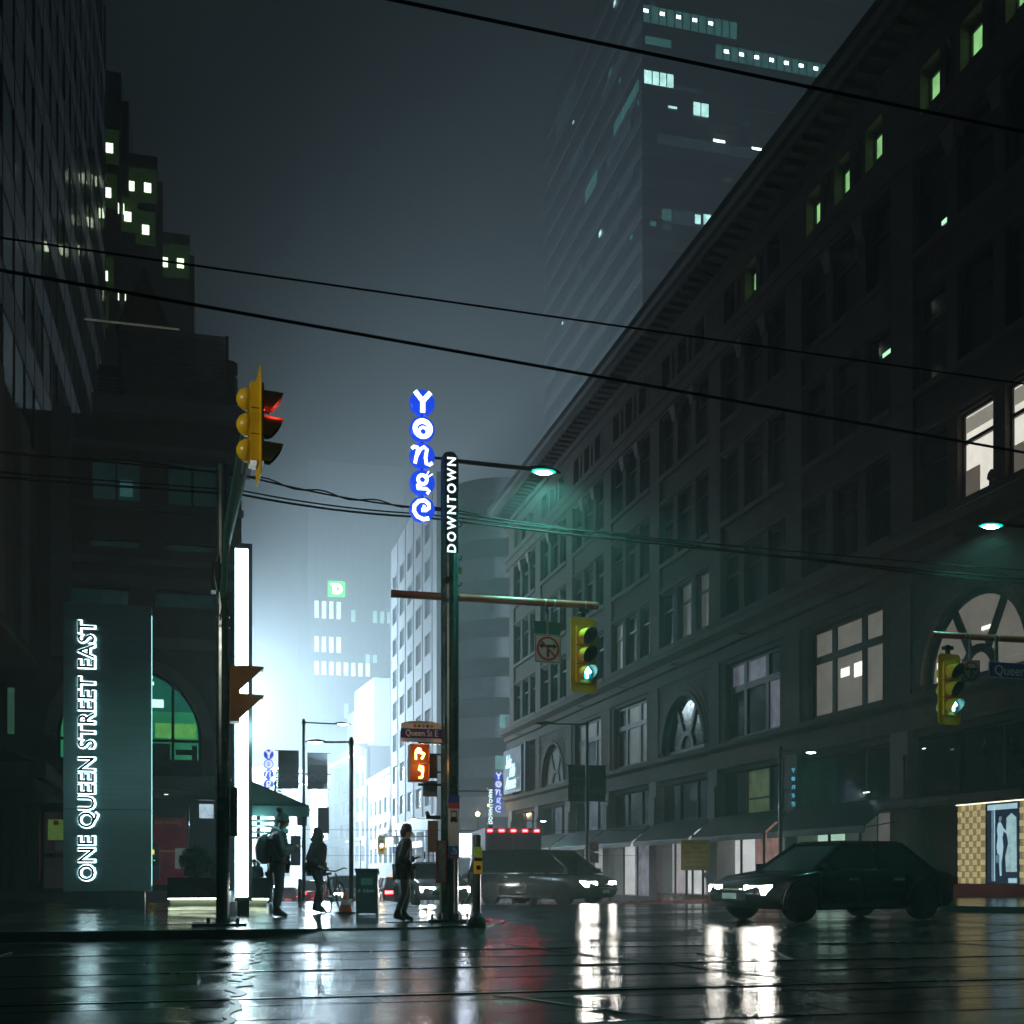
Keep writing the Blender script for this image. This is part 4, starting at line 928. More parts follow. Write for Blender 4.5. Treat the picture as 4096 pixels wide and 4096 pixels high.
# ================================================================ TRAFFIC SIGNALS
OFFLENS = mat('unlit_lens', (.03, .02, .02), .25)
GREEN = glow('green_arrow_light', (.30, 1, .95), 14, 0, 1); GREENRIM = glow('green_lens_light', (.0, .42, .70), .9, 0, 1, False)
REDL = glow('red_lens_light', (1, .05, .04), 5, 0, 1)
AMBER = glow('amber_lens_light', (1, .50, .06), 60, 0, 1)
def visor(r, L_, z):
    m = MB(); n = 16; t = .006; rings = []
    vo = []; fs = []
    for j in range(5):
        f = j / 4
        for side in (r, r - t):
            for i in range(n + 1):
                a = radians(-62 + 304 * i / n); low = (1 - sin(a)) / 2           # cut back towards the bottom
                yy = -f * L_ * (1 - .72 * low ** 1.5)
                vo.append((side * cos(a), yy, z + side * sin(a) - .04 * f * L_))
    w = n + 1
    for j in range(4):
        for sd in (0, 1):
            o = (j * 2 + sd) * w; q = ((j + 1) * 2 + sd) * w
            for i in range(n): fs.append((o + i, o + i + 1, q + i + 1, q + i))
    o = 8 * w
    for i in range(n): fs.append((o + i, o + i + 1, o + w + i + 1, o + w + i))
    return m.add(vo, fs)
def signal(label, loc, rz, s=1, lit=2, board=(.25, .62), group='traffic signals at the crossing', glowp=0, arrow=True, hang=True):
    t = thing('traffic_signal', label, 'traffic light', loc, rz, group)
    B = MB(); bw_, bh = board; c = .05
    B.py([(-bw_ + c, -bh), (bw_ - c, -bh), (bw_, -bh + c), (bw_, bh - c), (bw_ - c, bh), (-bw_ + c, bh), (-bw_, bh - c), (-bw_, -bh + c)], -.012, .0)
    b = B.build('backboard', YELLOW, t)
    MB().py([(-.15, -.46), (.15, -.46), (.16, -.44), (.16, .44), (.15, .46), (-.15, .46), (-.16, .44), (-.16, -.44)], -.05, .10).build('housing', YELLOW, t)
    for i in range(3):
        z = .30 - i * .30
        sec = MB().lathe([(.135, .10), (.13, .16), (.09, .22), (.03, .25)], (0, 0, z), 16, 'y').build('rear_dome', YELLOW, t, smooth=True)
        v = visor(.128, .24, z).build('visor', mat('visor_yellow', (.62, .40, .015), .5), t)
        visor(.1205, .238, z).build('visor_lining', BLACK, v)
        v.location = (0, -.05, 0)
        m_ = {(0, 0): REDL, (1, 1): AMBER, (2, 2): GREENRIM}.get((i, lit), OFFLENS)
        le = MB().lathe([(.12, -.055), (.10, -.075), (.05, -.09), (.005, -.094)], (0, 0, z), 18, 'y').build('lens', m_, t, smooth=True)
        if i == 2 and lit == 2 and arrow:
            a_ = MB()
            for q in (stroke([(0, z - .09), (0, z + .05)], .044, -.115, -.10), stroke([(-.07, z + .0), (0, z + .08)], .044, -.116, -.10), stroke([(.07, z + .0), (0, z + .08)], .044, -.117, -.10)): a_.add(q.v, q.f)
            a_.build('arrow', GREEN, le)
        if i < 2: bx('section_joint', t, BLACK, -.161, .161, -.051, .101, z - .155, z - .145)
    if hang: MB().box(-.03, .03, .0, .06, .46, bh + .16).box(-.09, .09, -.02, .08, bh + .08, bh + .14).build('hanger', DARKMETAL, t)
    if glowp: lamp(t, (.0, -.20, .30 - lit * .30), glowp, {0: (1, .06, .04), 1: (1, .5, .08), 2: (.15, 1, .85)}[lit], .05)
    t.scale = (s, s, s)
    return t
signal('yellow traffic signal with green arrow hanging from the brown arm beside the sign pole', (5.6, 17.3, 4.12), radians(14), .95, 2)
signal('yellow traffic signal with green arrow at the right edge beside the Queen St sign', (12.52, 17.9, 3.95), radians(9), 1.0, 2)
side = signal('big yellow traffic signal seen edge-on on the left pole, red lamp lit', (.50, 13.3, 5.72), radians(90 + 4), .95, 0, (.28, .64), glowp=4, hang=False)

tp = thing('traffic_signal_pole', 'dark steel pole standing in front of the white light column', 'pole', (.15, 17.0, 0))
MB().lathe([(.12, 0), (.095, .1), (.09, 3), (.085, 6.5), (.03, 6.55)], n=14).build('pole', POLEGREEN, tp, smooth=False)
bx('foot_slab', tp, DARKMETAL, -.42, .32, -.35, .35, -.03, .03)
for x, y in ((-.2, -.2), (.2, -.2), (.2, .2), (-.2, .2)): MB().cyl((x, y, .03), (x, y, .1), .025, n=6).build('bolt', DARKMETAL, tp)
for z in (1.05, 2.6, 4.2, 4.35): MB().lathe([(.098, z), (.098, z + .03)], n=14).build('band', DARKMETAL, tp)
MB().tube([(.0, -.1, 4.65), (.05, -1.2, 5.3), (.2, -2.6, 5.9), (.3, -3.45, 6.12)], .045, 8).build('bracket', mat('teal_bracket_paint', (.05, .16, .15), .35, .3), tp)
MB().cyl((.0, -.1, 5.0), (.28, -3.4, 5.6), .03).build('bracket_stay', MATS['teal_bracket_paint'], tp)
MB().box(-.16, -.05, -.12, .12, 4.7, 5.1).build('junction_box', DARKMETAL, tp)
MB().tube([(-.08, -.1, 5.2), (-.12, -.12, 4.9), (-.06, -.13, 4.5), (-.07, -.1, 4.3)], .012).build('loose_cable', BLACK, tp)
bx('control_box', tp, mat('olive_box', (.09, .09, .05), .5), .10, .20, -.08, .08, 1.25, 1.95)
# crossing signal on that pole, seen from the side: two brown hoods
ps_ = thing('crossing_signal', 'brown hooded crossing signal seen from the side on the left pole', 'crossing signal', (.25, 17.0, 3.25))
bx('housing', ps_, mat('brown_signal_paint', (.22, .11, .03), .5), 0, .13, -.16, .16, -.38, .40)
for z in (.4, -.0):
    MB().py([(.13, z), (.46, z - .02), (.13, z - .34)], -.16, -.148).py([(.13, z), (.46, z - .02), (.46, z), (.13, z + .015)], -.15, .16).build('hood', MATS['brown_signal_paint'], ps_)

def crossing_face(loc, label):
    t = thing('pedestrian_signal', label, 'crossing signal', loc)
    OB = mat('rust_signal_box', (.20, .07, .03), .5)
    MB().box(-.14, .14, 0, .2, -.28, 0).box(-.14, .14, 0, .2, .004, .28).build('housing', OB, t)
    for z in (-.14, .142):
        bx('face', t, mat('signal_face_dark', (.06, .02, .01), .4, emit=.35, ecol=(.55, .07, .0)), -.12, .12, -.012, -.004, z - .12, z + .12)
        MB().box(-.145, .145, -.09, 0, z + .125, z + .135).box(-.145, -.137, -.09, 0, z - .12, z + .125).box(.137, .145, -.09, 0, z - .12, z + .125).build('hood', OB, t)
    OR = glow('orange_signal_light', (1, .36, .06), 26, 0, 1)
    h = MB()
    for q in ([(-.05, .05), (-.055, .13), (-.045, .18), (-.02, .215), (.01, .21), (.025, .17), (.03, .14), (.06, .15), (.075, .135), (.06, .10), (.035, .06)],):
        s_ = stroke(q, .026, -.024, -.014); h.add(s_.v, s_.f)
    s_ = stroke([(-.03, .19), (.01, .19), (.02, .165), (-.02, .16)], .04, -.0245, -.0145); h.add(s_.v, s_.f)
    h.build('hand_symbol', OR, t)
    n = MB()
    for q in ([(.04, -.22), (.055, -.12), (.055, -.06), (.01, -.045), (-.005, -.1), (.045, -.125)], [(-.005, -.225), (.042, -.218)]):
        s_ = stroke(q, .026, -.024, -.014); n.add(s_.v, s_.f)
    n.build('countdown_digit', OR, t)
    MB().box(0, .36, .06, .12, .30, .34).box(.0, .36, .06, .12, -.34, -.30).build('bracket', DARKMETAL, t)
    lamp(t, (0, -.3, 0), 5, (1, .30, .05), .08)
    return t
crossing_face((3.02, 17.35, 2.39), 'orange lit pedestrian signal showing a hand and the digit 9')

# ================================================================ SIGNS ON THE POLES
def no_turn(label, loc, rz, s=1):
    t = thing('no_turn_sign', label, 'road sign', loc, rz, 'no turn signs on the arms')
    pl = MB().box(-.22, .22, 0, .012, -.22, .22).build('plate', WHITEPAINT, t)
    o = ring(0, 0, .19, .155, -.006, -.002); o.build('red_ring', RED, pl)
    a_ = MB()
    a_.box(-.02, .02, -.0045, -.0005, -.13, .02).box(-.09, .09, -.0047, -.0005, .02, .06).py([(.09, .09), (.15, .04), (.09, -.01)], -.0045, -.0005).py([(-.09, .09), (-.15, .04), (-.09, -.01)], -.0045, -.0005)
    a_.build('arrows', BLACK, pl)
    stroke([(-.12, .12), (.12, -.12)], .032, -.0075, -.0062).build('slash', RED, pl)
    MB().box(-.205, .205, -.003, -.0005, .2, .208).box(-.205, .205, -.003, -.0005, -.208, -.2).box(-.208, -.2, -.003, -.0005, -.205, .205).box(.2, .208, -.003, -.0005, -.205, .205).build('border', BLACK, pl)
    MB().box(-.02, .02, .014, .05, -.2, .62).build('post', STEEL, t)
    t.scale = (s, s, s)
    return t
n1 = no_turn('square white no turns sign hanging left of the centre traffic signal', (5.03, 17.32, 4.2), radians(6))
bx('rear_plate', n1, mat('teal_plate_back', (.09, .25, .24), .4, .4), -.22, .22, .02, .03, .2, .42)
no_turn('square white no turns sign tight against the right edge traffic signal', (13.0, 17.95, 4.3), radians(5), .9)
ra = thing('signal_mast_arm', 'red-brown signal arm entering from the right edge', 'mast arm', (15.6, 18, 0))
MB().cyl((0, 0, 0), (0, 0, 7.1), .13, n=14).build('pole', POLEGREEN, ra)
MB().cyl((-3.35, -.0, 4.92), (-.1, -.0, 4.92), .058, n=14).build('arm', BROWNARM, ra)
for x in (-2.7, -2.62, -2.1, -2.02, -1.2): MB().lathe([(.062, x - .01), (.062, x + .01)], (0, 0, 4.92), 14, 'x').build('clamp_band', STEEL, ra)
MB().cyl((-.1, 0, 6.98), (-1.9, 0, 6.95), .035).build('lamp_arm', DARKMETAL, ra)
lamp_head(ra, -1.75, 6.93, .85, LENS_T, -1)
lamp(ra, (-2.2, 0, 6.8), 150, TEAL, .05, 150)
qs = thing('street_name_sign', 'blue Queen St name plate hanging from the right arm', 'street sign', (13.95, 17.9, 4.33), radians(4))
bx('plate', qs, BLUE, -.66, .66, 0, .012, -.14, .14)
MB().box(-.66, .66, -.003, -.0005, .13, .14).box(-.66, .66, -.003, -.0005, -.14, -.13).box(-.66, -.65, -.003, -.0005, -.13, .13).build('border', SIGNWHITE, qs)
text('name', qs, SIGNWHITE, 'Queen', .25, (-.2, -.006, -.01), ext=.002); text('suffix', qs, SIGNWHITE, 'St', .13, (.22, -.006, .05), ext=.002)
for x in (-.5, .3): bx('hanger', qs, STEEL, x, x + .06, .014, .04, -.1, .6)
se = thing('street_name_sign', 'Queen St E name plate with arched grey top and coloured dots on the sign pole', 'street sign', (3.06, 17.36, 2.86))
MB().py([(-.31, -.155)] + [(.31, -.155)] + [(.31, .11)] + [(.31 * cos(radians(a)) , .11 + .055 * sin(radians(a))) for a in range(10, 171, 16)] + [(-.31, .11)], 0, .012).build('plate', WHITEPAINT, se)
bx('blue_band', se, mat('violet_blue_band', (.035, .03, .22), .4), -.315, .32, -.006, -.001, -.095, .045)
text('name', se, SIGNWHITE, 'Queen St E', .135, (-.0, -.009, -.025), ext=.001, sx=.8)
for i, c in enumerate(((.4, .05, .1), (.05, .3, .05), (.35, .15, .3), (.03, .1, .25), (.5, .3, .03))):
    MB().lathe([(.026, -.004), (.026, -.0005)], (-.1 + i * .063, 0, .088), 12, 'y').build('dot', mat('dot_%d' % i, c, .5), se)
text('small_heading', se, BLACK, 'DOWNTOWN', .035, (-.06, -.003, .135), ext=.0005, sx=1.3)
MB().box(.3, .40, .0, .02, .06, .09).box(.3, .40, .0, .02, -.12, -.09).build('bracket', DARKMETAL, se)
bs = thing('bus_stop_panel', 'bus stop panel with blue and red bands strapped to the sign pole', 'bus stop sign', (3.53, 17.235, .95))
bx('plate', bs, WHITEPAINT, -.085, .085, 0, .01, 0, .95); bx('blue_band', bs, BLUE, -.086, .086, -.004, -.0005, .84, .952); bx('red_band', bs, RED, -.086, .086, -.004, -.0005, .755, .839)
ic = MB().box(-.045, .045, -.004, -.0008, .60, .63).box(-.045, -.035, -.004, -.0008, .63, .70).box(.035, .045, -.004, -.0008, .63, .70).box(-.045, .045, -.004, -.0008, .70, .72).box(-.055, .055, -.0045, -.0008, .56, .60).box(-.04, -.02, -.004, -.0008, .54, .56).box(.02, .04, -.004, -.0008, .54, .56).build('bus_icon', BLACK, bs)
wc = bx('access_panel', bs, mat('access_blue', (.03, .12, .45), .4), -.08, .08, -.004, -.0008, .03, .19)
ring(0, 0, .045, .033, -.006, -.0025, -150, 100).build('wheelchair_icon', SIGNWHITE, wc); stroke([(-.01, .06), (-.005, .0), (.03, 0), (.045, -.04)], .014, -.0062, -.0026).build('wheelchair_icon', SIGNWHITE, wc)
bx('lower_red_band', bs, RED, -.086, .086, -.004, -.0005, .0, .025)
tc = thing('timetable_case', 'narrow red framed timetable case on the sign pole below the bus stop panel', 'notice case', (3.33, 17.22, .58))
MB().box(-.075, .075, -.02, .03, 0, .015).box(-.075, .075, -.02, .03, .625, .64).box(-.075, -.06, -.02, .03, .015, .625).box(.06, .075, -.02, .03, .015, .625).build('frame', RED, tc)
bx('sheet', tc, mat('grey_timetable', (.22, .27, .28), .3, var=.4, scale=18), -.06, .06, -.005, .02, .015, .625)
bk = thing('signal_back_plate', 'plain tan sign back bolted left of the sign pole', 'sign back', (3.22, 17.55, 2.0))
bx('plate', bk, mat('tan_plate', (.22, .16, .13), .5), -.09, .12, 0, .012, .18, .55); bx('plate', bk, mat('grey_plate', (.2, .23, .24), .5), -.1, .12, .02, .03, -.1, .14)
MB().box(-.1, .2, .013, .03, .53, .56).box(-.1, .2, .013, .03, .26, .29).build('strap', DARKMETAL, bk)
bk2 = thing('signal_back_plate', 'small tan sign back low on the left side of the sign pole', 'sign back', (3.28, 17.5, 1.05)); bx('plate', bk2, MATS['tan_plate'], -.1, .06, 0, .012, 0, .48); MB().box(-.12, .1, .013, .04, .5, .56).cyl((-.1, -.02, .56), (-.1, .06, .60), .03).build('bracket', DARKMETAL, bk2)
# push button post
pb = thing('push_button_post', 'steel post with yellow crossing button and black flared foot', 'push button post', (3.62, 16.05, 0))
MB().lathe([(.13, -.02), (.135, .05), (.10, .12), (.062, .17), (.056, .2), (.056, 1.25), (.05, 1.27), (.01, 1.28)], n=16).build('post', mat('dull_post_steel', (.14, .15, .16), .35, .5), pb, smooth=False)
MB().lathe([(.14, -.03), (.145, .03), (.11, .10), (.075, .14)], n=16).build('foot', mat('dark_green_foot', (.02, .05, .02), .4), pb)
bt = MB().box(-.055, .055, -.10, -.05, .72, .90).build('button_box', mat('button_yellow', (.65, .4, .02), .4, emit=.10, ecol=(1, .6, .03)), pb)
MB().lathe([(.028, -.115), (.035, -.1)], (0, 0, .81), 14, 'y').build('button', BLACK, bt)
bx('arrow_plate', pb, BLACK, -.055, .055, -.095, -.055, .905, .945); bx('instruction_plate', pb, mat('lime_plate', (.35, .5, .05), .4, var=.4, scale=25, emit=.08, ecol=(.6, .9, .1)), -.055, .055, -.09, -.055, .95, 1.1)

# ================================================================ FURTHER DISC SIGN POLES
def small_sign(label, loc, H, side, sc_, lampd=0):
    t = thing('downtown_sign_pole', label, 'sign pole', (loc[0], loc[1], gz(loc[1])), 0, 'smaller blue disc sign poles down the street')
    MB().cyl((0, 0, 0), (0, 0, H), .12, n=10).build('pole', POLEGREEN, t)
    text('pole_letters', t, MATS['pole_letter_light'], 'DOWNTOWN', .25, (0, -.135, H - .95), (0, 0, 1), (-1, 0, 0), .004, .012, gap=1.15)
    disc_sign(t, side * .42, 0, H + .65, .21, .42, True)
    for z in (H - .25, H - 1.05): MB().cyl((0, 0, z), (side * .3, 0, z), .02).build('sign_bracket', DARKMETAL, t)
    if lampd: MB().cyl((0, 0, H - .15), (lampd * 2.2, 0, H - .15), .03).build('lamp_arm', DARKMETAL, t)
    return t
small_sign('smaller DOWNTOWN pole with discs on its left, white in the fog beside the light column', (2.75, 50.5), 5.7, -1, 1, 1)
small_sign('smaller DOWNTOWN pole with discs on its right, behind the pushbutton post', (13.9, 58.5), 5.9, 1, 1, -1)
ms = thing('disc_sign_reflection', 'window reflection of a blue disc sign, letters mirrored, built as discs beside the slim lamp post', 'sign', (17.35, 32.9, 0))  # reflection in the shop glass, modelled as solid lit discs on a rod
for i in range(5):
    d = MB().lathe([(.08, -.03), (.085, 0), (.08, .03)], n=18, axis='y').build('lit_disc', mat('dim_disc_blue', (.01, .05, .2), .3, emit=.12, ecol=(.02, .15, .5)), ms, (.12, 0, 3.9 - i * .26))
    le = letters(i, .08, -.032); le.v = [(-v[0], v[1], v[2]) for v in le.v]; le.build('letter', glow('dim_cyan_letter', (.15, .6, .75), .8, 0, 1, False), d)
MB().cyl((.12, 0, 2.7), (.12, 0, 3.95), .012).cyl((-.25, .1, 3.3), (.12, 0, 3.3), .012).build('rod', DARKMETAL, ms)

# ================================================================ STEEL SIGN MONOLITH AND LIGHT COLUMN
BR = mat('brushed_steel', (.40, .58, .58), .46, 1, var=.10, scale=3, bump=.06, bscale=60, stretch=(.15, .15, 6))
_n = BR.node_tree; _tn = _n.nodes.new('ShaderNodeTangent'); _tn.direction_type = 'RADIAL'; _tn.axis = 'Z'
_n.links.new(_tn.outputs[0], _n.nodes['Principled BSDF'].inputs['Tangent'])
_n.nodes['Principled BSDF'].inputs['Anisotropic'].default_value = .85
mo = thing('steel_sign_monolith', 'tall brushed steel slab with glowing ONE QUEEN STREET EAST letters', 'sign', (-2.13, 26.4, 0))
bx('slab', mo, BR, -.93, .86, 0, .38, .33, 6.5)
bx('seam', mo, BLACK, -.931, .861, -.0015, .381, 2.085, 2.095)
bx('plinth', mo, mat('dull_plinth_steel', (.2, .24, .24), .35, .8), -.76, .72, .04, .34, 0, .33)
bx('edge_light', mo, glow('edge_teal_light', (.35, .95, .95), 1.6, .1, 2, False), .861, .875, .02, .06, .45, 6.3)
HALO = glow('letter_halo_light', (.62, .92, 1), 6, 0, 1)
text('letter_halo', mo, HALO, 'ONE QUEEN STREET EAST', .47, (-.435, -.012, 3.33), (0, 0, 1), (-1, 0, 0), .003, .022, sx=.96, gap=1.06)
rl_ = text('raised_letters', mo, mat('dark_letter_steel', (.12, .16, .17), .35, .8), 'ONE QUEEN STREET EAST', .47, (-.45, -.05, 3.33), (0, 0, 1), (-1, 0, 0), .012, .002, sx=.96, gap=1.06)
par = list(range(len(rl_.data.vertices)))
def root_(i):
    while par[i] != i: par[i] = par[par[i]]; i = par[i]
    return i
for e in rl_.data.edges: par[root_(e.vertices[0])] = root_(e.vertices[1])
isl = {}
for p_ in rl_.data.polygons: isl.setdefault(root_(p_.vertices[0]), []).append(tuple(p_.vertices))
spans = []                                             # islands that overlap along the line of writing are one letter
for fs in isl.values():
    zz = [rl_.data.vertices[i].co.z for f in fs for i in f]; spans.append([min(zz), max(zz), fs])
spans.sort(key=lambda q: q[0]); groups = []
for q in spans:
    if groups and q[0] < groups[-1][1] - .02: groups[-1][1] = max(groups[-1][1], q[1]); groups[-1][2] += q[2]
    else: groups.append(q)
for g in groups:
    ids = sorted({i for f in g[2] for i in f}); mp_ = {i: n for n, i in enumerate(ids)}; b_ = MB(); b_.v = [tuple(rl_.data.vertices[i].co) for i in ids]; b_.f = [tuple(mp_[i] for i in f) for f in g[2]]
    b_.build('raised_letter', MATS['dark_letter_steel'], mo, (-.45, -.05, 3.33))
bpy.data.objects.remove(rl_)
lc = thing('light_column', 'tall white glowing light column on the corner behind the dark pole', 'light column', (.5, 20.5, 0))
bx('frame', lc, mat('dark_column_frame', (.05, .08, .09), .3, .6), -.12, .17, 0, 1.6, .25, 6.38)
bx('plinth', lc, DARKMETAL, -.08, .12, .05, 1.5, -.01, .25)
bx('lit_face', lc, glow('column_face_light', (.72, .95, 1), 12, 0), -.115, .10, -.02, -.004, .32, 6.28)
for i in range(11): bx('light_segment', lc, glow('segment_light', (.8, .97, 1), 3, 0, 1, False), .172, .18, .9, 1.0, 1.6 + i * .32, 1.86 + i * .32)
lamp(lc, (0, -.35, 3.2), 60, (.6, .9, 1), .3)

# ================================================================ PLANTERS, LITTER, SMALL THINGS
PLM = mat('black_gloss_planter', (.012, .013, .014), .15, rvar=.05)
def planter(label, x0, x1, y, h0, h1):
    t = thing('street_planter', label, 'planter', ((x0 + x1) / 2, y, 0), 0, 'black planters with light strips'); w = (x1 - x0) / 2
    bx('box', t, PLM, -w, w, 0, .8, h0, h1); bx('soil', t, mat('wet_soil', (.02, .016, .012), .9), -w + .04, w - .04, .04, .76, h1 - .03, h1 + .005)
    bx('recessed_base', t, mat('dull_base', (.12, .13, .11), .5), -w + .06, w - .06, .06, .74, 0, h0)
    bx('light_strip', t, glow('yellow_strip_light', (.85, 1, .70), 13, 0), -w + .02, w - .02, .0, .05, h0 - .025, h0 - .001)
    return t
planter('long black planter with glowing strip under it, left of the dark pole', -.95, .22, 26.6, .17, .62)
planter('black planter with glowing strip, right of the light column', .55, 1.22, 26.0, .17, .62)
def leaves(name, parent, c, r, n, m, size, flat=1.0, seed=1):
    rr = random.Random(seed); b = MB()
    for _ in range(n):
        while True:
            p = Vector((rr.uniform(-1, 1), rr.uniform(-1, 1), rr.uniform(-1, 1)))
            if .45 < p.length < 1: break
        q = Vector((p.x * r[0], p.y * r[1], p.z * r[2])) * rr.uniform(.85, 1.12) + Vector(c)
        a = Vector((rr.uniform(-1, 1), rr.uniform(-1, 1), rr.uniform(-1, 1))).normalized(); w = a.orthogonal().normalized(); s_ = size * rr.uniform(.6, 1.3)
        b.add([q - a * s_, q + w * s_ * .4, q + a * s_, q - w * s_ * .4], [(0, 1, 2, 3)])
    return b.build(name, m, parent)
bu = thing('clipped_shrub', 'dark rounded shrub growing in the long black planter', 'shrub', (-.36, 27.0, .62))
leaves('foliage', bu, (0, 0, .36), (.34, .34, .36), 2600, mat('dark_shrub_leaf', (.02, .045, .025), .5, var=.5, scale=14), .035, seed=3); MB().cyl((0, 0, -.05), (0, 0, .4), .03).build('stem', mat('bark', (.04, .03, .02), .8), bu)
b2_ = thing('small_shrub', 'thin sprig of shrub beside the rounded shrub', 'shrub', (.05, 27.0, .62)); leaves('foliage', b2_, (0, 0, .25), (.12, .12, .22), 220, MATS['dark_shrub_leaf'], .035, seed=5); MB().cyl((0, 0, -.05), (0, 0, .3), .01).build('stem', MATS['bark'], b2_)
lb = thing('litter_bin', 'dark grey litter bin with sloping top standing on the wet pavement', 'litter bin', (2.66, 20.6, 0), radians(-10))
BIN = mat('dark_grey_bin', (.05, .058, .065), .35, rvar=.1)
MB().px([(-.2, .02), (.2, .02), (.2, .70), (-.2, .78)], -.19, .19).build('body', BIN, lb)
MB().px([(-.23, .785), (.23, .70), (.23, .72), (-.23, .81)], -.21, .21).build('lid', BIN, lb)
for s_ in range(3): bx('slot', lb, BLACK, -.195, -.191, -.12 + s_ * .08, -.08 + s_ * .08, .58, .70)
bx('label_panel', lb, mat('pale_bin_panel', (.2, .26, .27), .5), -.1, .1, -.206, -.201, .52, .64)
text('bin_letters', lb, SIGNWHITE, 'Litter', .09, (.04, -.204, .42), ext=.001)
ring(-.13, .42, .025, .013, -.206, -.2015, 30, 330).build('recycle_mark', SIGNWHITE, lb)
for x in (-.17, .17): bx('foot', lb, BLACK, x - .02, x + .02, -.15, .15, 0, .021)
tcn = thing('traffic_cone', 'orange traffic cone with white collar next to the litter bin', 'traffic cone', (2.33, 21.1, 0))
OC = mat('orange_cone', (.55, .10, .02), .45)
bx('base', tcn, BLACK, -.16, .16, -.16, .16, 0, .03); MB().lathe([(.125, .03), (.09, .16)], n=14).lathe([(.066, .25), (.025, .40), (.02, .405)], n=14).build('cone', OC, tcn, smooth=False); MB().lathe([(.09, .16), (.066, .25)], n=14).build('collar', mat('white_collar', (.6, .6, .62), .4), tcn)
def bicycle(label, loc, rz, s=1):
    t = thing('bicycle', label, 'bicycle', loc, rz)
    for x in (-.5, .5):
        tor = []
        for i in range(25): a = 2 * pi * i / 24; tor.append((x + .33 * cos(a), 0, .34 + .33 * sin(a)))
        w = MB().tube(tor, .017, 6).build('wheel', BLACK, t)
        sp = MB()
        for i in range(9): a = 2 * pi * i / 9; sp.cyl((x, 0, .34), (x + .32 * cos(a), 0, .34 + .32 * sin(a)), .003, n=4)
        sp.build('spokes', STEEL, w)
    fr = MB()
    for a, b in (((-.5, .34), (-.12, .32)), ((-.12, .32), (-.22, .82)), ((-.5, .34), (-.2, .72)), ((-.2, .72), (.36, .78)), ((-.12, .32), (.37, .70)), ((.34, .86), (.5, .34))): fr.cyl((a[0], 0, a[1]), (b[0], 0, b[1]), .018, n=6)
    fr.build('frame', mat('dark_bike_paint', (.05, .05, .06), .3, .5), t)
    MB().box(-.34, -.12, -.06, .06, .82, .87).build('saddle', BLACK, t)
    MB().tube([(.28, -.28, .92), (.36, -.2, .95), (.34, 0, .90), (.36, .2, .95), (.28, .28, .92)], .015).build('handlebar', BLACK, t)
    MB().cyl((-.12, -.05, .32), (-.12, .05, .32), .09, n=12).build('chainring', STEEL, t)
    t.scale = (s, s, s); return t
bi = bicycle('dark bicycle chained upright against the lamp post by the orange cone', (2.2, 21.5, 0), radians(62), .85)
bi.rotation_euler = (radians(-8), 0, radians(66))
rs = thing('road_closure_board', 'mustard yellow road closure notice board on two posts on the west pavement', 'notice board', (16.5, 38.2, gz(38.2)), radians(-6))
YB = mat('mustard_board', (.60, .30, .035), .5, var=.15, scale=4)
bx('board', rs, YB, -.52, .52, -.02, .02, 1.05, 2.12)
for x in (-.3, .3): MB().box(x - .04, x + .04, .021, .08, 0, 2.0).build('post', mat('wet_timber', (.06, .05, .04), .6), rs)
for i, s_ in enumerate(('ROAD CLOSURE', 'Yonge St', 'Adelaide St to Queen St', 'Jan 21,27,28 & Feb 3', '4pm to 6am Daily', 'Rain Date: Feb 4,10,11')):
    text('notice_line', rs, BLACK, s_, .125, (0, -.026, 2.02 - i * .17), ext=.001, sx=.72 if len(s_) > 14 else .85)
sb = thing('sandbag', 'orange-brown sandbag at the foot of the yellow notice board', 'sandbag', (16.3, 37.9, gz(38))); MB().lathe([(.02, 0), (.2, .03), (.24, .1), (.17, .18), (.02, .2)], n=12, sx=1.3, sy=.8).build('bag', mat('sandbag_cloth', (.22, .09, .04), .8, bump=.3, bscale=20), sb, smooth=True)
sb2 = thing('sandbag', 'yellowish sandbag to the right of the orange-brown one', 'sandbag', (16.95, 37.9, gz(38))); MB().lathe([(.02, 0), (.2, .03), (.24, .08), (.17, .14), (.02, .16)], n=12, sx=1.5, sy=.8).build('bag', mat('sandbag_cloth_pale', (.2, .15, .05), .8, bump=.3, bscale=20), sb2, smooth=True)
pk = thing('parking_sign', 'pair of small round parking signs on the unlit lamp post', 'road sign', (16.45, 49.3, gz(49.3))); 
for z in (2.45, 1.95): o = bx('plate', pk, mat('dull_sign_face', (.25, .28, .28), .5), -.22, .22, 0, .012, z - .22, z + .22); ring(0, 0, .15, .11, -.012, -.0065).build('ring', mat('dull_red', (.2, .05, .05), .5), o)
MB().cyl((-.25, .1, 1.7), (-.25, .1, 2.7), .02).cyl((-.25, .1, 2.2), (.0, .014, 2.2), .02).build('strap', DARKMETAL, pk)
def banner(label, x, y, z0, z1, w, words, post, m):
    t = thing('street_banner', label, 'banner', (x, y, 0), 0, 'banners on lamp posts')
    b = MB(); n = 6; rings = []
    for i in range(n + 1):
        z = z0 + (z1 - z0) * i / n; yy = .04 * sin(i * 1.3)
        rings.append([(-w / 2, yy, z), (w / 2, yy + .03, z), (w / 2, yy + .04, z), (-w / 2, yy + .01, z)])
    b.loft(rings).build('cloth', m, t)
    MB().cyl((-w / 2 - (.12 if post > 0 else .0) , .0, z1), (w / 2 + (.12 if post < 0 else 0), .0, z1), .015).build('top_rod', DARKMETAL, t); MB().cyl((-w / 2 - (.12 if post > 0 else .0), .0, z0), (w / 2 + (.12 if post < 0 else 0), .0, z0), .015).build('bottom_rod', DARKMETAL, t)
    text('banner_letters', t, mat('grey_banner_letters', (.16, .2, .22), .6), words, .42, (0, -.06, z0 + .42), ext=.001, sx=.85)
    return t
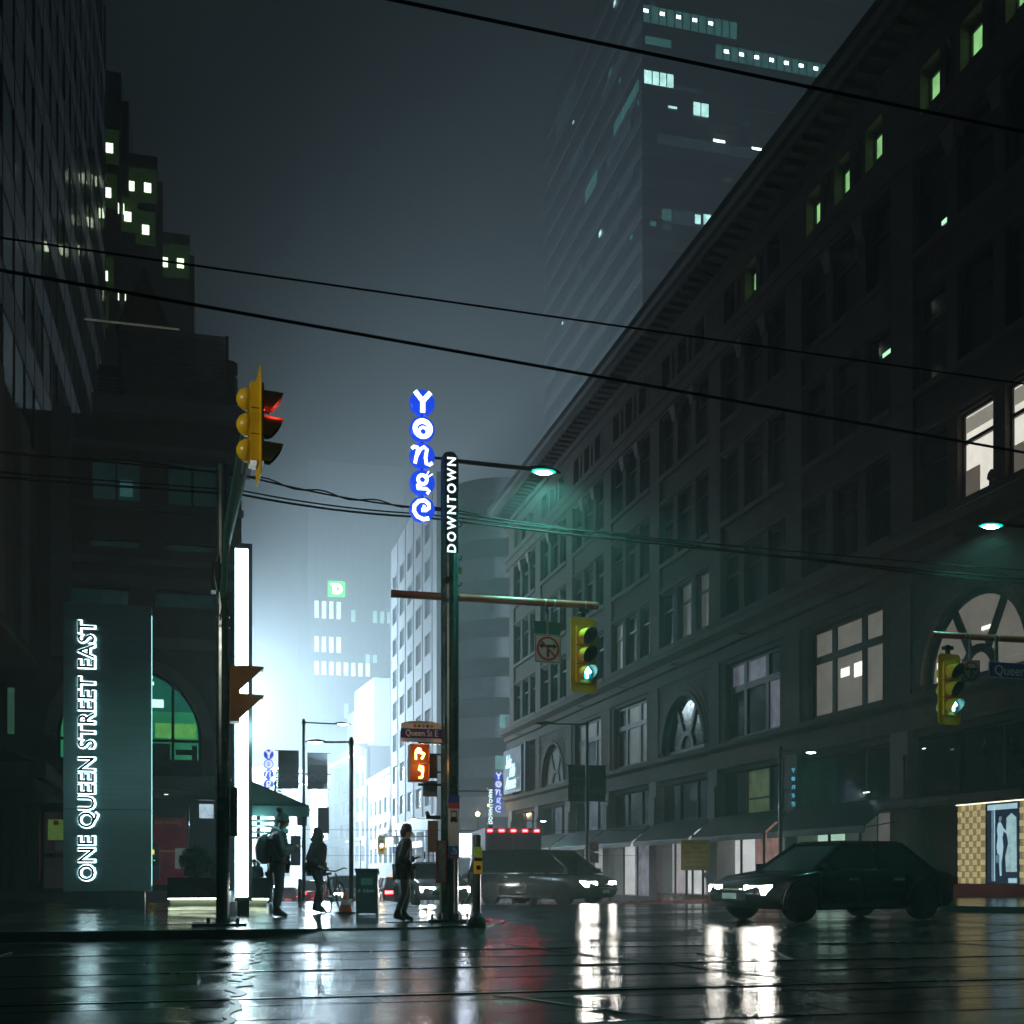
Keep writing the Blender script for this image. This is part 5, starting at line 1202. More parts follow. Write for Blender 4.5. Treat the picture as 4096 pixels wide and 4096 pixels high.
BN = mat('slate_banner', (.045, .06, .07), .6, var=.45, scale=1.3); BN2 = mat('dark_banner', (.03, .035, .04), .6, var=.4, scale=1.2)
g_ = gz(47.6)
banner('slate banner lettered GRO left of the tall lamp post', 2.98, 47.6, 4.1, 5.62, .82, 'GRO', 1, BN); banner('slate banner lettered OVE right of the tall lamp post', 4.13, 47.6, 4.1, 5.55, .80, 'OVE', -1, BN)
banner('black banner lettered LEAR on the unlit lamp post', 15.72, 49.5, 3.9, 5.5, .8, 'LEAR', 1, BN2); banner('black banner lettered NING on the unlit lamp post', 16.68, 49.5, 3.9, 5.5, .8, 'NING', -1, BN2)
# signs on the tall east lamp post
for lab, x, z0, z1, w, m_ in (('bronze hanging sign right of the tall lamp post', 4.35, 2.3, 3.35, .46, mat('bronze_sign', (.10, .07, .045), .45)), ('grey sign back beside the tall lamp post', 3.5, 2.6, 3.3, .4, mat('grey_sign_back', (.07, .08, .085), .5)), ('lower dark sign back on the left of the tall lamp post', 3.25, 1.0, 2.2, .4, MATS['grey_sign_back'])):
    t = thing('sign_plate', lab, 'sign', (x, 47.4, 0), 0, 'plates on the tall lamp post'); bx('plate', t, m_, -w / 2, w / 2, 0, .03, z0, z1); MB().cyl((0, .05, z1 - .1), (3.58 - x, .2, z1 - .1), .02).cyl((0, .05, z1 - .12), (0, .05, z1 + .12), .015).build('bracket', DARKMETAL, t)

# subway entrance canopy on the east pavement
sbw = thing('subway_canopy', 'teal-lit sloping subway entrance canopy right of the light column', 'canopy', (.95, 31.5, 0))
TC = mat('teal_canopy_panel', (.18, .34, .35), .35)
MB().py([(-.6, 3.15), (.05, 3.15), (1.55, 2.52), (1.55, 2.46), (-.6, 2.46)], 0, 5).build('sloped_roof', mat('dark_teal_roof', (.06, .14, .12), .3), sbw)
bx('fascia', sbw, TC, -.6, 1.56, -.03, -.002, 2.22, 2.5)
bx('tube_light', sbw, glow('canopy_tube_light', (.8, 1, 1), 5, 0), -.5, .55, .05, .12, 2.86, 2.92)
for i in range(4): bx('louvre', sbw, mat('teal_louvre', (.12, .2, .2), .3, .5), -.6, .75, .0, .1, 1.62 + i * .15, 1.68 + i * .15)
for x in (.25, 1.45): MB().cyl((x, .3, 0), (x, .3, 2.25), .05).build('column', DARKMETAL, sbw)
lamp(sbw, (.3, -.25, 2.0), 14, (.5, 1, .95), .1)
for i, (x, y) in enumerate(((1.0, 24.2), (1.9, 29.8))):
    t = thing('bollard', ('short dark bollard carrying a blue-white bulb beside the right planter', 'thin dark bollard behind the walking man')[i], 'bollard', (x + .25, y, 0)); MB().lathe([(.05, 0), (.045, .5), (.05, .55), (.01, .58)], n=10).build('post', DARKMETAL, t)
    if i == 0: MB().lathe([(.005, .40), (.035, .43), (.035, .47), (.005, .5)], (0, -.07, 0), 10).build('bulb', glow('blue_white_bulb', (.5, .65, 1), 40, 0, 1, False), t); lamp(t, (0, -.16, .45), 2.5, (.45, .6, 1), .03)

# far crossing: amber signal and name plate
signal('small amber traffic signal far down the street', (14.55, 103, 3.1), 0, 1.3, 1, group='traffic signals far down the street', glowp=120, hang=False)
fa = thing('signal_mast_arm', 'thin far mast arm carrying the amber signal', 'mast arm', (18.8, 103, gz(103))); MB().cyl((0, .1, 0), (0, .1, 7), .1).build('pole', DARKMETAL, fa); MB().cyl((0, .1, 6.1), (-4.4, .1, 6.1), .05).build('arm', DARKMETAL, fa)
rn = thing('street_name_sign', 'small blue Richmond name plate at the far crossing', 'street sign', (16.35, 102.8, 2.7)); bx('plate', rn, mat('far_sign_blue', (.05, .08, .4), .4), -.85, .85, 0, .02, -.3, .3); text('name', rn, SIGNWHITE, 'Richmond', .42, (0, -.012, 0), ext=.004, sx=.85); MB().cyl((0, .04, .25), (0, .04, 1.1), .03).build('hanger', DARKMETAL, rn)
fr_ = thing('traffic_signal', 'small red traffic signal in front of the green shop windows', 'traffic light', (20.6, 92, 3.2), 0, 'traffic signals far down the street'); MB().box(-.2, .2, 0, .25, -.55, .55).build('housing', YELLOW, fr_)
for i in range(3): MB().lathe([(.12, -.03), (.005, -.06)], (0, 0, .35 - i * .35), 12, 'y').build('lens', REDL if i == 0 else OFFLENS, fr_)
MB().cyl((0, .3, -.6), (0, .3, -5.5), .05).build('post', DARKMETAL, fr_)
# ================================================================ VEHICLES
CARGL = mat('car_glass', (.015, .02, .022), .06, rvar=.03)
TYRE = mat('tyre_rubber', (.012, .012, .012), .7); RIM = mat('alloy_rim', (.35, .36, .37), .3, .9)
HEAD = glow('headlight_white', (1, .97, .88), 150, 0, 1, False); HEADOFF = mat('headlight_glass', (.4, .42, .42), .1)
TAIL = glow('tail_light_red', (1, .025, .035), 45, 0, 1, False); TAILOFF = mat('tail_light_glass', (.15, .01, .01), .2)
def car(name, label, loc, rz, paint, kind='sedan', head=True, tail=True, hp=0, taxi=False, tp_=0, group='cars on the wet street', z=None):
    t = thing(name, label, 'car', (loc[0], loc[1], (gz(loc[1]) - .12) if z is None else z), rz, group)
    if kind == 'sedan':
        st = [(-2.25, .35, .70, .72), (-2.15, .24, .86, .82), (-1.5, .2, .95, .89), (-.6, .2, .93, .9), (.5, .2, .92, .9), (1.1, .2, .90, .9), (1.8, .22, .80, .86), (2.15, .26, .68, .78), (2.28, .36, .55, .66)]
        gh = ((-1.75, 1.15), (-1.05, .35), 1.43, .80, .62)
    elif kind == 'van':
        st = [(-2.4, .35, .95, .80), (-2.34, .24, 1.08, .90), (-1.4, .2, 1.1, .95), (.2, .2, 1.08, .96), (1.2, .2, 1.04, .95), (1.85, .22, .95, .92), (2.25, .26, .80, .85), (2.4, .38, .62, .74)]
        gh = ((-2.3, 1.75), (-2.05, .75), 1.76, .90, .74)
    else:
        st = [(-2.3, .45, .90, .80), (-2.22, .30, 1.04, .88), (-1.4, .26, 1.06, .93), (.2, .26, 1.04, .94), (1.1, .26, 1.02, .93), (1.8, .28, .95, .90), (2.2, .34, .80, .82), (2.32, .45, .62, .72)]
        gh = ((-2.15, 1.25), (-1.75, .50), 1.66, .88, .72)
    m = MB(); rings = []
    for x, zl, zb, hw in st:
        half = [(hw * .86, zl), (hw * .98, zl + .10), (hw, zl + (zb - zl) * .55), (hw * .97, zb - .06), (hw * .88, zb)]
        rings.append([(x, y, zz) for y, zz in half] + [(x, -y, zz) for y, zz in half[::-1]])
    body = m.loft(rings).build('body', paint, t, smooth=True)
    (b0, b1), (r0, r1), zr, hb, hr = gh; zb = max(s_[2] for s_ in st) - .07
    g = MB(); g.add([(b0, hb, zb), (b1, hb * .96, zb - .02), (b1, -hb * .96, zb - .02), (b0, -hb, zb), (r0, hr, zr - .05), (r1, hr, zr - .05), (r1, -hr, zr - .05), (r0, -hr, zr - .05)], [(0, 1, 5, 4), (1, 2, 6, 5), (2, 3, 7, 6), (3, 0, 4, 7), (4, 5, 6, 7)])
    g.build('window_glass', CARGL, t)
    MB().loft([[(r0 - .04, hr + .02, zr - .055), (r1 + .05, hr + .02, zr - .055), (r1 + .05, -hr - .02, zr - .055), (r0 - .04, -hr - .02, zr - .055)], [(r0 + .05, hr - .06, zr), (r1 - .1, hr - .06, zr), (r1 - .1, -hr + .06, zr), (r0 + .05, -hr + .06, zr)]]).build('roof', paint, t, smooth=False)
    for s_ in (1, -1):
        for a, b in (((b0, hb), (r0, hr)), ((b1, hb * .96), (r1, hr)), (((b0 + b1) / 2 - .1, hb * .99), ((r0 + r1) / 2, hr + .01))):
            MB().cyl((a[0], s_ * a[1], zb - .02), (b[0], s_ * b[1], zr - .05), .035, n=6).build('pillar', paint, t)
        MB().box(b1 - .35, b1 - .18, s_ * (hb + .02), s_ * (hb + .2), zb + .02, zb + .14).build('mirror', paint, t)
        for x in (-1.38, 1.42):
            w = MB().lathe([(.24, -.10), (.33, -.10), (.345, -.05), (.345, .05), (.33, .10), (.24, .10)], n=20, axis='y').build('wheel', TYRE, t, (x, s_ * (st[3][3] - .10), .34))
            MB().lathe([(.25, -.08), (.06, -.095), (.06, .095), (.25, .08)], n=10, axis='y').build('rim', RIM, w)
        f = st[-2]; r_ = st[1]
        hl = MB().loft([[(f[0] - .30, s_ * (f[3] + .03), f[2] - .21), (f[0] - .02, s_ * (f[3] - .44), f[2] - .22), (f[0] - .02, s_ * (f[3] - .44), f[2] - .04), (f[0] - .30, s_ * (f[3] + .03), f[2] - .03)], [(f[0] + .03, s_ * (f[3] + .0), f[2] - .20), (f[0] + .13, s_ * (f[3] - .40), f[2] - .21), (f[0] + .12, s_ * (f[3] - .40), f[2] - .05), (f[0] + .02, s_ * (f[3] + .0), f[2] - .05)]]).build('headlight', HEAD if head else HEADOFF, t)
        MB().box(r_[0] - .10, r_[0] + .12, s_ * (r_[3] - .32), s_ * (r_[3] + .01), r_[2] - .22, r_[2] - .08).build('tail_light', TAIL if tail else TAILOFF, t)
        if hp: lamp(t, (f[0] + .38, s_ * (f[3] - .2), f[2] - .12), hp, (1, .96, .88), .06, 75, (0, radians(-86), 0))
    for s_ in (1, -1):
        hw = st[3][3] + .004
        for x in (-1.0, .05, 1.02): MB().box(x - .008, x + .008, s_ * hw - .004, s_ * hw + .004, .32, zb - .02).build('door_seam', BLACK, t)
        for x in (-.85, .2): MB().box(x, x + .2, s_ * hw, s_ * (hw + .035), zb - .16, zb - .12).build('door_handle', STEEL, t)
        MB().box(b0 + .1, b1 - .15, s_ * (hb + .0), s_ * (hb + .03), zb - .035, zb - .005).build('window_trim', STEEL, t)
        MB().box(-1.0, 1.05, s_ * (hw - .03), s_ * (hw + .012), .24, .32).build('sill_trim', BLACK, t)
        for x in (-1.38, 1.42):
            MB().py([(x + .42 * cos(radians(a)), .34 + .42 * sin(radians(a))) for a in range(-10, 191, 20)] + [(x + .36 * cos(radians(a)), .34 + .36 * sin(radians(a))) for a in range(190, -11, -20)], s_ * hw - .02, s_ * hw + .008).build('wheel_arch', BLACK, t)
    MB().box(st[-1][0] - .03, st[-1][0] + .035, -.3, .3, .56, .575).build('bumper_trim', STEEL, t)
    bx('front_plate', t, WHITEPAINT, st[-1][0] + .02, st[-1][0] + .035, -.2, .2, .40, .50)
    bx('number_plate', t, WHITEPAINT, st[0][0] - .02, st[0][0] + .02, -.26, .26, .5, .62)
    MB().box(st[-1][0] - .12, st[-1][0] + .02, -.45, .45, .38, .50).build('grille', BLACK, t)
    if tail and tp_: lamp(t, (st[0][0] - .4, 0, .75), tp_, (1, .03, .03), .3)
    if taxi: MB().loft([[(-.45, y, zr) for y in (-.32, .32)] + [(-.2, y, zr) for y in (.32, -.32)], [(-.4, y, zr + .14) for y in (-.26, .26)] + [(-.26, y, zr + .14) for y in (.26, -.26)]]).build('roof_sign', glow('taxi_sign_light', (1, .55, .35), 1.6, 0, 1, False), t)
    return t
P_DARK = mat('black_car_paint', (.012, .014, .016), .18, .3, coat=.6); P_GREY = mat('grey_car_paint', (.10, .105, .11), .25, .4, coat=.5); P_RED = mat('dark_red_car_paint', (.12, .012, .015), .25, .2, coat=.5); P_SIL = mat('silver_car_paint', (.30, .31, .32), .28, .6, coat=.5)
car('car', 'black car crossing at the right with its headlights blazing', (11.05, 19.3), radians(191), P_DARK, 'sedan', True, False, 130)
car('car', 'grey minivan turning towards us with bright headlights in front of the box truck', (10.3, 36.2), radians(-50), P_GREY, 'van', True, False, 110)
car('car', 'silver car with white headlights just left of the sign pole foot', (7.0, 38.0), radians(-88), P_SIL, 'sedan', True, False, 140)
car('car', 'taxi with red tail lights and glowing roof sign right of the litter bin', (8.7, 57.0), radians(92), P_RED, 'sedan', False, True, 0, True, 12)
car('car', 'pale car with warm headlights between the walking man and the bicycle', (6.9, 62.5), radians(-90), P_SIL, 'suv', True, False, 160)
car('car', 'dark red SUV with tail lights right of the walking man', (6.1, 74), radians(90), P_RED, 'suv', False, True, 0, False, 14)
car('car', 'farther sedan with red tail lights left of the walking man', (5.2, 86), radians(90), P_DARK, 'sedan', False, True, 0, False, 14)
car('car', 'farthest small car with red tail lights in the fog', (7.6, 98), radians(90), P_DARK, 'sedan', False, True, 0, False, 14)
tr = thing('box_truck', 'grey box truck with red marker lights along its top edge', 'truck', (12.7, 51, gz(51) - .12), radians(84), 'cars on the wet street')
BXM = mat('grey_truck_box', (.18, .18, .19), .45, var=.2)
bx('cargo_box', tr, BXM, -3.2, 2.0, -1.2, 1.2, .95, 3.35)
MB().px([(-1.1, .55), (1.1, .55), (1.15, 1.3), (1.0, 2.35), (-1.0, 2.35), (-1.15, 1.3)], 2.15, 3.9).build('cab', mat('white_cab_paint', (.4, .4, .42), .3), tr)
bx('chassis', tr, BLACK, -3.1, 3.8, -.5, .5, .55, .94)
for i in range(5):
    bx('marker_light', tr, TAIL, -3.24, -3.2, -1.1 + i * .5, -.9 + i * .5, 3.2, 3.28)
for s_ in (-1, 1):
    bx('tail_light', tr, TAIL, -3.25, -3.18, s_ * .9 - .16, s_ * .9 + .16, .75, .90)
    for x in (-2.2, 2.9):
        w = MB().lathe([(.3, -.14), (.42, -.14), (.45, -.06), (.45, .06), (.42, .14), (.3, .14)], n=18, axis='y').build('wheel', TYRE, tr, (x, s_ * 1.0, .45)); MB().lathe([(.3, -.1), (.08, -.12), (.08, .12), (.3, .1)], n=10, axis='y').build('rim', RIM, w)
    bx('rear_door', tr, mat('dark_truck_door', (.10, .10, .105), .4), -3.225, -3.201, min(s_ * .03, s_ * 1.15), max(s_ * .03, s_ * 1.15), 1.02, 3.15)
bx('bumper', tr, BLACK, -3.4, -3.2, -1.15, 1.15, .5, .66)
lamp(tr, (-3.9, 0, 1.2), 9, (1, .03, .04), .4)
# ================================================================ PEOPLE
def skinned(name, chains, m, parent, sub=2, rot=None):
    """one continuous surface grown around joints: chains of (x, y, z, radius)"""
    idx = {}; V = []; Rr = []; E = []
    for ch in chains:
        prev = None
        for p in ch:
            k = (round(p[0], 4), round(p[1], 4), round(p[2], 4))
            if k not in idx: idx[k] = len(V); V.append(k); Rr.append(p[3])
            if prev is not None and prev != idx[k]: E.append((prev, idx[k]))
            prev = idx[k]
    me = bpy.data.meshes.new(name); me.from_pydata(V, E, [])
    o = bpy.data.objects.new(name, me); COL.objects.link(o)
    md = o.modifiers.new('Skin', 'SKIN'); md.use_smooth_shade = True
    sv = me.skin_vertices[0].data
    for i, r in enumerate(Rr):
        r2 = r if isinstance(r, tuple) else (r, r)
        sv[i].radius = r2; sv[i].use_root = (i == 0)
    o.modifiers.new('Subdivision', 'SUBSURF').render_levels = sub; o.modifiers['Subdivision'].levels = sub
    bpy.context.view_layer.update()
    me2 = bpy.data.meshes.new_from_object(o.evaluated_get(bpy.context.evaluated_depsgraph_get()))
    bpy.data.objects.remove(o); bpy.data.meshes.remove(me)
    me2.name = name; me2.materials.clear(); me2.materials.append(m); me2.shade_smooth()
    return link(name, me2, parent)
SKIN = mat('skin', (.42, .26, .19), .5, var=.08)
def hand_chains(w, h, side, curl=.5):
    """palm and five bent fingers leaving wrist w towards h (forearm direction)"""
    w = Vector(w); h = Vector(h); d = (h - w).normalized(); up = Vector((0, 0, 1)); lat = d.cross(up).normalized() * side; dn = lat.cross(d) * side
    palm = w + d * .05; out = [[(*w, .024), (*palm, .03)]]
    for i, (L_, o) in enumerate(((.062, .030), (.07, .010), (.066, -.010), (.052, -.030))):
        k = palm + d * .035 + lat * o; a = k + (d * (1 - curl * .4) - Vector((0, 0, curl * .5))) * L_ * .55; b = a + (d * (1 - curl) - Vector((0, 0, curl))) * L_ * .45
        out.append([(*palm, .03), (*k, .011), (*a, .009), (*b, .008)])
    th = palm + lat * .03 - d * .01; t2 = th + lat * .022 + d * .028; t3 = t2 + d * .026 - Vector((0, 0, .008))
    out.append([(*palm, .03), (*th, .012), (*t2, .010), (*t3, .008)])
    return out
def person(label, loc, rz, P, cloth, s=1, extras=None, kind='person', cat='person', body_m=None, bare=False):
    """P: joints in metres for a 1.72 m figure, x forward"""
    t = thing(kind, label, cat, loc, rz); t.scale = (s, s, s)
    pe, sp, ch, nk, hb, hm, ht = [Vector(P[k]) for k in ('pelvis', 'spine', 'chest', 'neck', 'jaw', 'face', 'crown')]
    k = 1 if bare else .72
    B = [[(*pe, (.15 * k, .12 * k)), (*sp, (.14 * k, .105 * k)), (*ch, (.155 * k, .11 * k)), (*nk, .055), (*hb, (.062, .066)), (*hm, (.078, .088)), (*ht, (.05, .058))]]
    f = (hm - nk); fw = Vector(P.get('gaze', (1, 0, 0)))
    B.append([(*hm, (.078, .088)), (*(hm + fw * .098 - Vector((0, 0, .02))), .012)])
    for q in ('l', 'r'):
        sh, el, wr, ha = [Vector(P[q + k]) for k in ('sho', 'elb', 'wri', 'han')]
        B.append([(*ch, (.155 * k, .11 * k)), (*sh, .062 * k), (*((sh + el) / 2), .05 * k), (*el, .042 * k), (*((el + wr) / 2), .036 * k), (*wr, .024)])
        B += hand_chains(wr, ha, 1 if q == 'l' else -1, P.get('curl', .6))
        hi, kn, an, to = [Vector(P[q + k]) for k in ('hip', 'kne', 'ank', 'toe')]
        B.append([(*pe, (.15 * k, .12 * k)), (*hi, .095 * k), (*((hi + kn) / 2), .078 * k), (*kn, .056 * k), (*(kn * .6 + an * .4), .055 * k), (*an, .036 * k), (*to, .028 * k)])
    skinned('body', B, body_m or SKIN, t)
    if not bare:
        for dy in (-1, 1):
            lat = Vector((-fw.y, fw.x, 0)) * dy
            e = MB().lathe([(.002, -.009), (.009, 0), (.002, .009)], tuple(hm + fw * .08 + lat * .03 + Vector((0, 0, .012))), 8).build('eye', BLACK, t)
            MB().lathe([(.004, -.03), (.02, -.01), (.02, .015), (.004, .03)], tuple(hm + lat * .082 - Vector((0, 0, .01))), 8, sx=.6, sy=.5).build('ear', SKIN, t)
        MB().tube([tuple(hm + fw * .078 + Vector((-fw.y, fw.x, 0)) * a - Vector((0, 0, .05))) for a in (-.02, 0, .02)], .006).build('mouth', mat('lip', (.3, .1, .09), .5), t)
    for nm, chs, m_ in cloth:
        if isinstance(chs, MB): chs.build(nm, m_, t, smooth=True)
        else: skinned(nm, chs, m_, t)
    return t
PUFF = mat('navy_puffer_cloth', (.018, .022, .035), .4, var=.35, scale=8, bump=.5, bscale=14, stretch=(1, 1, 4)); JEAN = mat('dark_denim', (.02, .024, .035), .75, bump=.2, bscale=40); BOOT = mat('black_boot_leather', (.012, .012, .013), .35); SCARF = mat('pale_blue_scarf', (.35, .42, .48), .85, bump=.5, bscale=30); KNIT = mat('dark_knit', (.05, .07, .08), .9, var=.5, scale=18, bump=.6, bscale=40); PACK = mat('backpack_nylon', (.012, .014, .018), .5); GLOVE = mat('dark_glove', (.02, .02, .022), .7); COAT = mat('black_coat', (.012, .013, .016), .6, bump=.2, bscale=20)
def trousers(P, r=(.115, .10, .088, .08, .075)):
    out = []
    pe = P['pelvis']
    for q in 'lr':
        hi, kn, an = [Vector(P[q + k]) for k in ('hip', 'kne', 'ank')]
        out.append([(*pe, (.165, .14)), (*hi, r[0]), (*((hi + kn) / 2), r[1]), (*kn, r[2]), (*((kn + an) / 2), r[3]), (*(an + (kn - an) * .12), r[4])])
    return out
def boots(P, q, h=.16):
    an, to, kn = [Vector(P[q + k]) for k in ('ank', 'toe', 'kne')]
    heel = an + (an - to).normalized() * .05; heel.z = max(.035, an.z - .05)
    return [[(*(an + (kn - an).normalized() * h), .056), (*an, .055), (*((an + to) / 2), .05), (*to, .042), (*(to + (to - an).normalized() * .05), .03)], [(*an, .055), (*heel, .038)]]
def jacket(P, torso, sleeve, hem=None, quilt=0):
    """torso and sleeves as lofted cloth around the joints"""
    pe, sp, ch, nk = [Vector(P[k]) for k in ('pelvis', 'spine', 'chest', 'neck')]
    low = (Vector(hem) if hem else pe + Vector((0, 0, -.04))) - Vector((0, 0, .05))
    m = MB(); key = [(low, torso[0][1] * .98, torso[0][0]), (low.lerp(sp, .45), torso[1][1], torso[1][0]), (sp.lerp(ch, .5), torso[1][1] * .97, torso[1][0]), (ch, torso[2][1], torso[2][0] * 1.05), (ch.lerp(nk, .45), torso[2][1] * .86, torso[2][0] * .95), (ch.lerp(nk, .8), .095, .12), (nk, .075, .08)]
    rings = []; N_ = 22
    for q in range(N_ + 1):
        f = q / N_ * (len(key) - 1); i = min(int(f), len(key) - 2); g = f - i; g = g * g * (3 - 2 * g) if i else g
        c = key[i][0].lerp(key[i + 1][0], g); rx = key[i][1] + (key[i + 1][1] - key[i][1]) * g; ry = key[i][2] + (key[i + 1][2] - key[i][2]) * g
        k = 1 + quilt * (abs(sin(q * pi / 3)) - .5) + random.uniform(-.012, .012)
        rings.append([(c.x + rx * k * cos(2 * pi * t_ / 16), c.y + ry * k * sin(2 * pi * t_ / 16), c.z) for t_ in range(16)])
    m.loft(rings)
    for q in 'lr':
        sh, el, wr = [Vector(P[q + k]) for k in ('sho', 'elb', 'wri')]
        wr = wr + (el - wr) * .06; inn = sh.lerp(ch, .55) + Vector((0, 0, .02))
        pts = [inn, sh, sh.lerp(el, .3), sh.lerp(el, .65), el, el.lerp(wr, .35), el.lerp(wr, .7), wr]; rr = [sleeve[0] * .95, sleeve[0], sleeve[1] * 1.03, sleeve[1], sleeve[1], (sleeve[1] + sleeve[2]) / 2, sleeve[2], sleeve[3]]
        P2 = []; R2 = []
        for i in range(len(pts) - 1):
            for j in range(3): P2.append(pts[i].lerp(pts[i + 1], j / 3)); R2.append((rr[i] + (rr[i + 1] - rr[i]) * j / 3) * (1 + quilt * (.5 if j == 1 else -.5)))
        P2.append(pts[-1]); R2.append(rr[-1]); m.tube(P2, R2, 12)
    return m
# standing in a pom-pom hat, looking at a phone, facing right
A = dict(pelvis=(0, 0, .90), spine=(-.02, 0, 1.10), chest=(-.02, 0, 1.30), neck=(.03, 0, 1.44), jaw=(.075, 0, 1.50), face=(.085, 0, 1.56), crown=(.06, 0, 1.66), gaze=(.96, 0, -.25),
         lsho=(-.03, .19, 1.33), lelb=(-.01, .27, 1.08), lwri=(.25, .12, 1.17), lhan=(.34, .08, 1.20), rsho=(-.03, -.19, 1.33), relb=(.02, -.27, 1.07), rwri=(.27, -.11, 1.16), rhan=(.36, -.07, 1.19),
         lhip=(0, .10, .88), lkne=(.03, .12, .49), lank=(-.02, .13, .09), ltoe=(.12, .15, .035), rhip=(0, -.10, .88), rkne=(.0, -.11, .49), rank=(-.06, -.11, .09), rtoe=(.09, -.13, .035))
pa = person('person standing in pom-pom hat, pale scarf, puffer jacket and backpack, looking at their hands', (1.07, 19.76, 0), radians(4), A,
            [('puffer_jacket', jacket(A, ((.21, .19), (.215, .20), (.20, .16)), (.105, .095, .082, .065), (.01, 0, .92), .09), PUFF), ('trousers', trousers(A), JEAN), ('left_boot', boots(A, 'l'), BOOT), ('right_boot', boots(A, 'r'), BOOT),
             ('scarf', [[(.03, -.10, 1.42, .05), (.12, -.05, 1.43, .055), (.14, .03, 1.43, .055), (.06, .11, 1.43, .055), (-.05, .09, 1.45, .06), (-.09, 0, 1.46, .06), (-.05, -.09, 1.45, .055), (.03, -.11, 1.40, .05)]], SCARF),
             ('knit_hat', MB().lathe([(.100, 1.565), (.112, 1.575), (.112, 1.615), (.106, 1.62), (.102, 1.67), (.075, 1.725), (.02, 1.755)], (.068, 0, 0), 18, sx=1.04, sy=.96), KNIT), ('pompom', MB().lathe([(.01, 1.735), (.045, 1.75), (.06, 1.79), (.045, 1.83), (.01, 1.845)], (.02, 0, 0), 14), KNIT)])
bp_ = MB().loft([[(x, y, z) for x, y in ((-.19 - d, -w), (-.19, -w), (-.19, w), (-.19 - d, w))] for z, d, w in ((.88, .08, .10), (.95, .17, .15), (1.15, .19, .16), (1.30, .14, .15), (1.38, .05, .10))]).build('backpack', PACK, pa, smooth=True)
MB().tube([(-.2, .11, 1.36), (-.05, .15, 1.43), (.10, .14, 1.28), (.05, .16, 1.05), (-.2, .14, .97)], .018).build('strap', PACK, bp_)
bx('phone', pa, BLACK, .39, .40, -.04, .04, 1.14, 1.28)
MB().tube([(.17, .10, .95), (.18, .06, .90), (.16, .08, .80), (.15, .12, .74)], [.03, .035, .04, .03]).build('hanging_glove', GLOVE, pa)
# walking away from us, hood up
Bp = dict(pelvis=(0, 0, .90), spine=(.01, 0, 1.10), chest=(.05, 0, 1.30), neck=(.06, 0, 1.43), jaw=(.08, 0, 1.48), face=(.09, 0, 1.54), crown=(.06, 0, 1.64), gaze=(.95, 0, -.3),
          lsho=(.04, .18, 1.33), lelb=(-.06, .26, 1.08), lwri=(.10, .20, .93), lhan=(.16, .16, .90), rsho=(.04, -.18, 1.33), relb=(-.04, -.25, 1.08), rwri=(.12, -.18, .93), rhan=(.18, -.14, .90),
          lhip=(0, .09, .88), lkne=(.06, .08, .50), lank=(.02, .06, .09), ltoe=(.15, .06, .035), rhip=(0, -.09, .88), rkne=(.10, -.06, .50), rank=(-.02, -.05, .10), rtoe=(.11, -.05, .035))
pb_ = person('person walking in a dark hooded coat and slim trousers behind the tall lamp post', (1.86, 21.7, 0), radians(-25), Bp,
             [('hooded_coat', jacket(Bp, ((.19, .17), (.205, .19), (.19, .17)), (.10, .09, .075, .06), (-.02, 0, .93)), COAT), ('trousers', trousers(Bp, (.10, .085, .07, .062, .055)), JEAN), ('left_boot', boots(Bp, 'l'), BOOT), ('right_boot', boots(Bp, 'r'), BOOT),
              ('hood', [[(-.02, 0, 1.38, (.16, .15)), (.02, 0, 1.47, (.125, .125)), (.045, 0, 1.56, (.118, .122)), (.02, 0, 1.65, (.09, .095)), (-.04, 0, 1.70, (.04, .04))]], COAT)], .92)
# striding past the sign pole
Cp = dict(pelvis=(0, 0, .90), spine=(.0, 0, 1.10), chest=(.02, 0, 1.30), neck=(.05, 0, 1.44), jaw=(.075, 0, 1.49), face=(.085, 0, 1.55), crown=(.07, 0, 1.65), gaze=(1, 0, -.05),
          lsho=(.02, .17, 1.34), lelb=(.02, .24, 1.06), lwri=(.24, .16, 1.10), lhan=(.32, .12, 1.13), rsho=(.02, -.17, 1.34), relb=(-.08, -.23, 1.08), rwri=(.10, -.20, .98), rhan=(.17, -.17, .95),
          lhip=(0, .08, .88), lkne=(.10, .08, .50), lank=(.01, .07, .09), ltoe=(.15, .07, .035), rhip=(0, -.08, .88), rkne=(.01, -.08, .48), rank=(-.14, -.08, .11), rtoe=(-.02, -.08, .04))
pc_ = person('person striding in a short black coat, pale trousers and ankle boots by the sign pole', (2.82, 17.6, 0), radians(2), Cp,
             [('short_coat', jacket(Cp, ((.185, .16), (.17, .15), (.165, .14)), (.085, .075, .065, .052), (0, 0, .78)), COAT), ('trousers', trousers(Cp, (.09, .08, .07, .062, .055)), mat('grey_trousers', (.12, .12, .12), .8)), ('left_boot', boots(Cp, 'l', .17), BOOT), ('right_boot', boots(Cp, 'r', .17), BOOT),
              ('hair', MB().lathe([(.088, 1.555), (.100, 1.60), (.094, 1.65), (.065, 1.70), (.01, 1.715)], (.06, 0, 0), 16).lathe([(.03, 1.46), (.07, 1.50), (.085, 1.57), (.06, 1.62), (.01, 1.64)], (.0, 0, 0), 14, sx=.7), mat('dark_hair', (.012, .01, .009), .5))], .87)
MB().box(.40, .41, .08, .16, 1.09, 1.22).build('phone', BLACK, pc_)
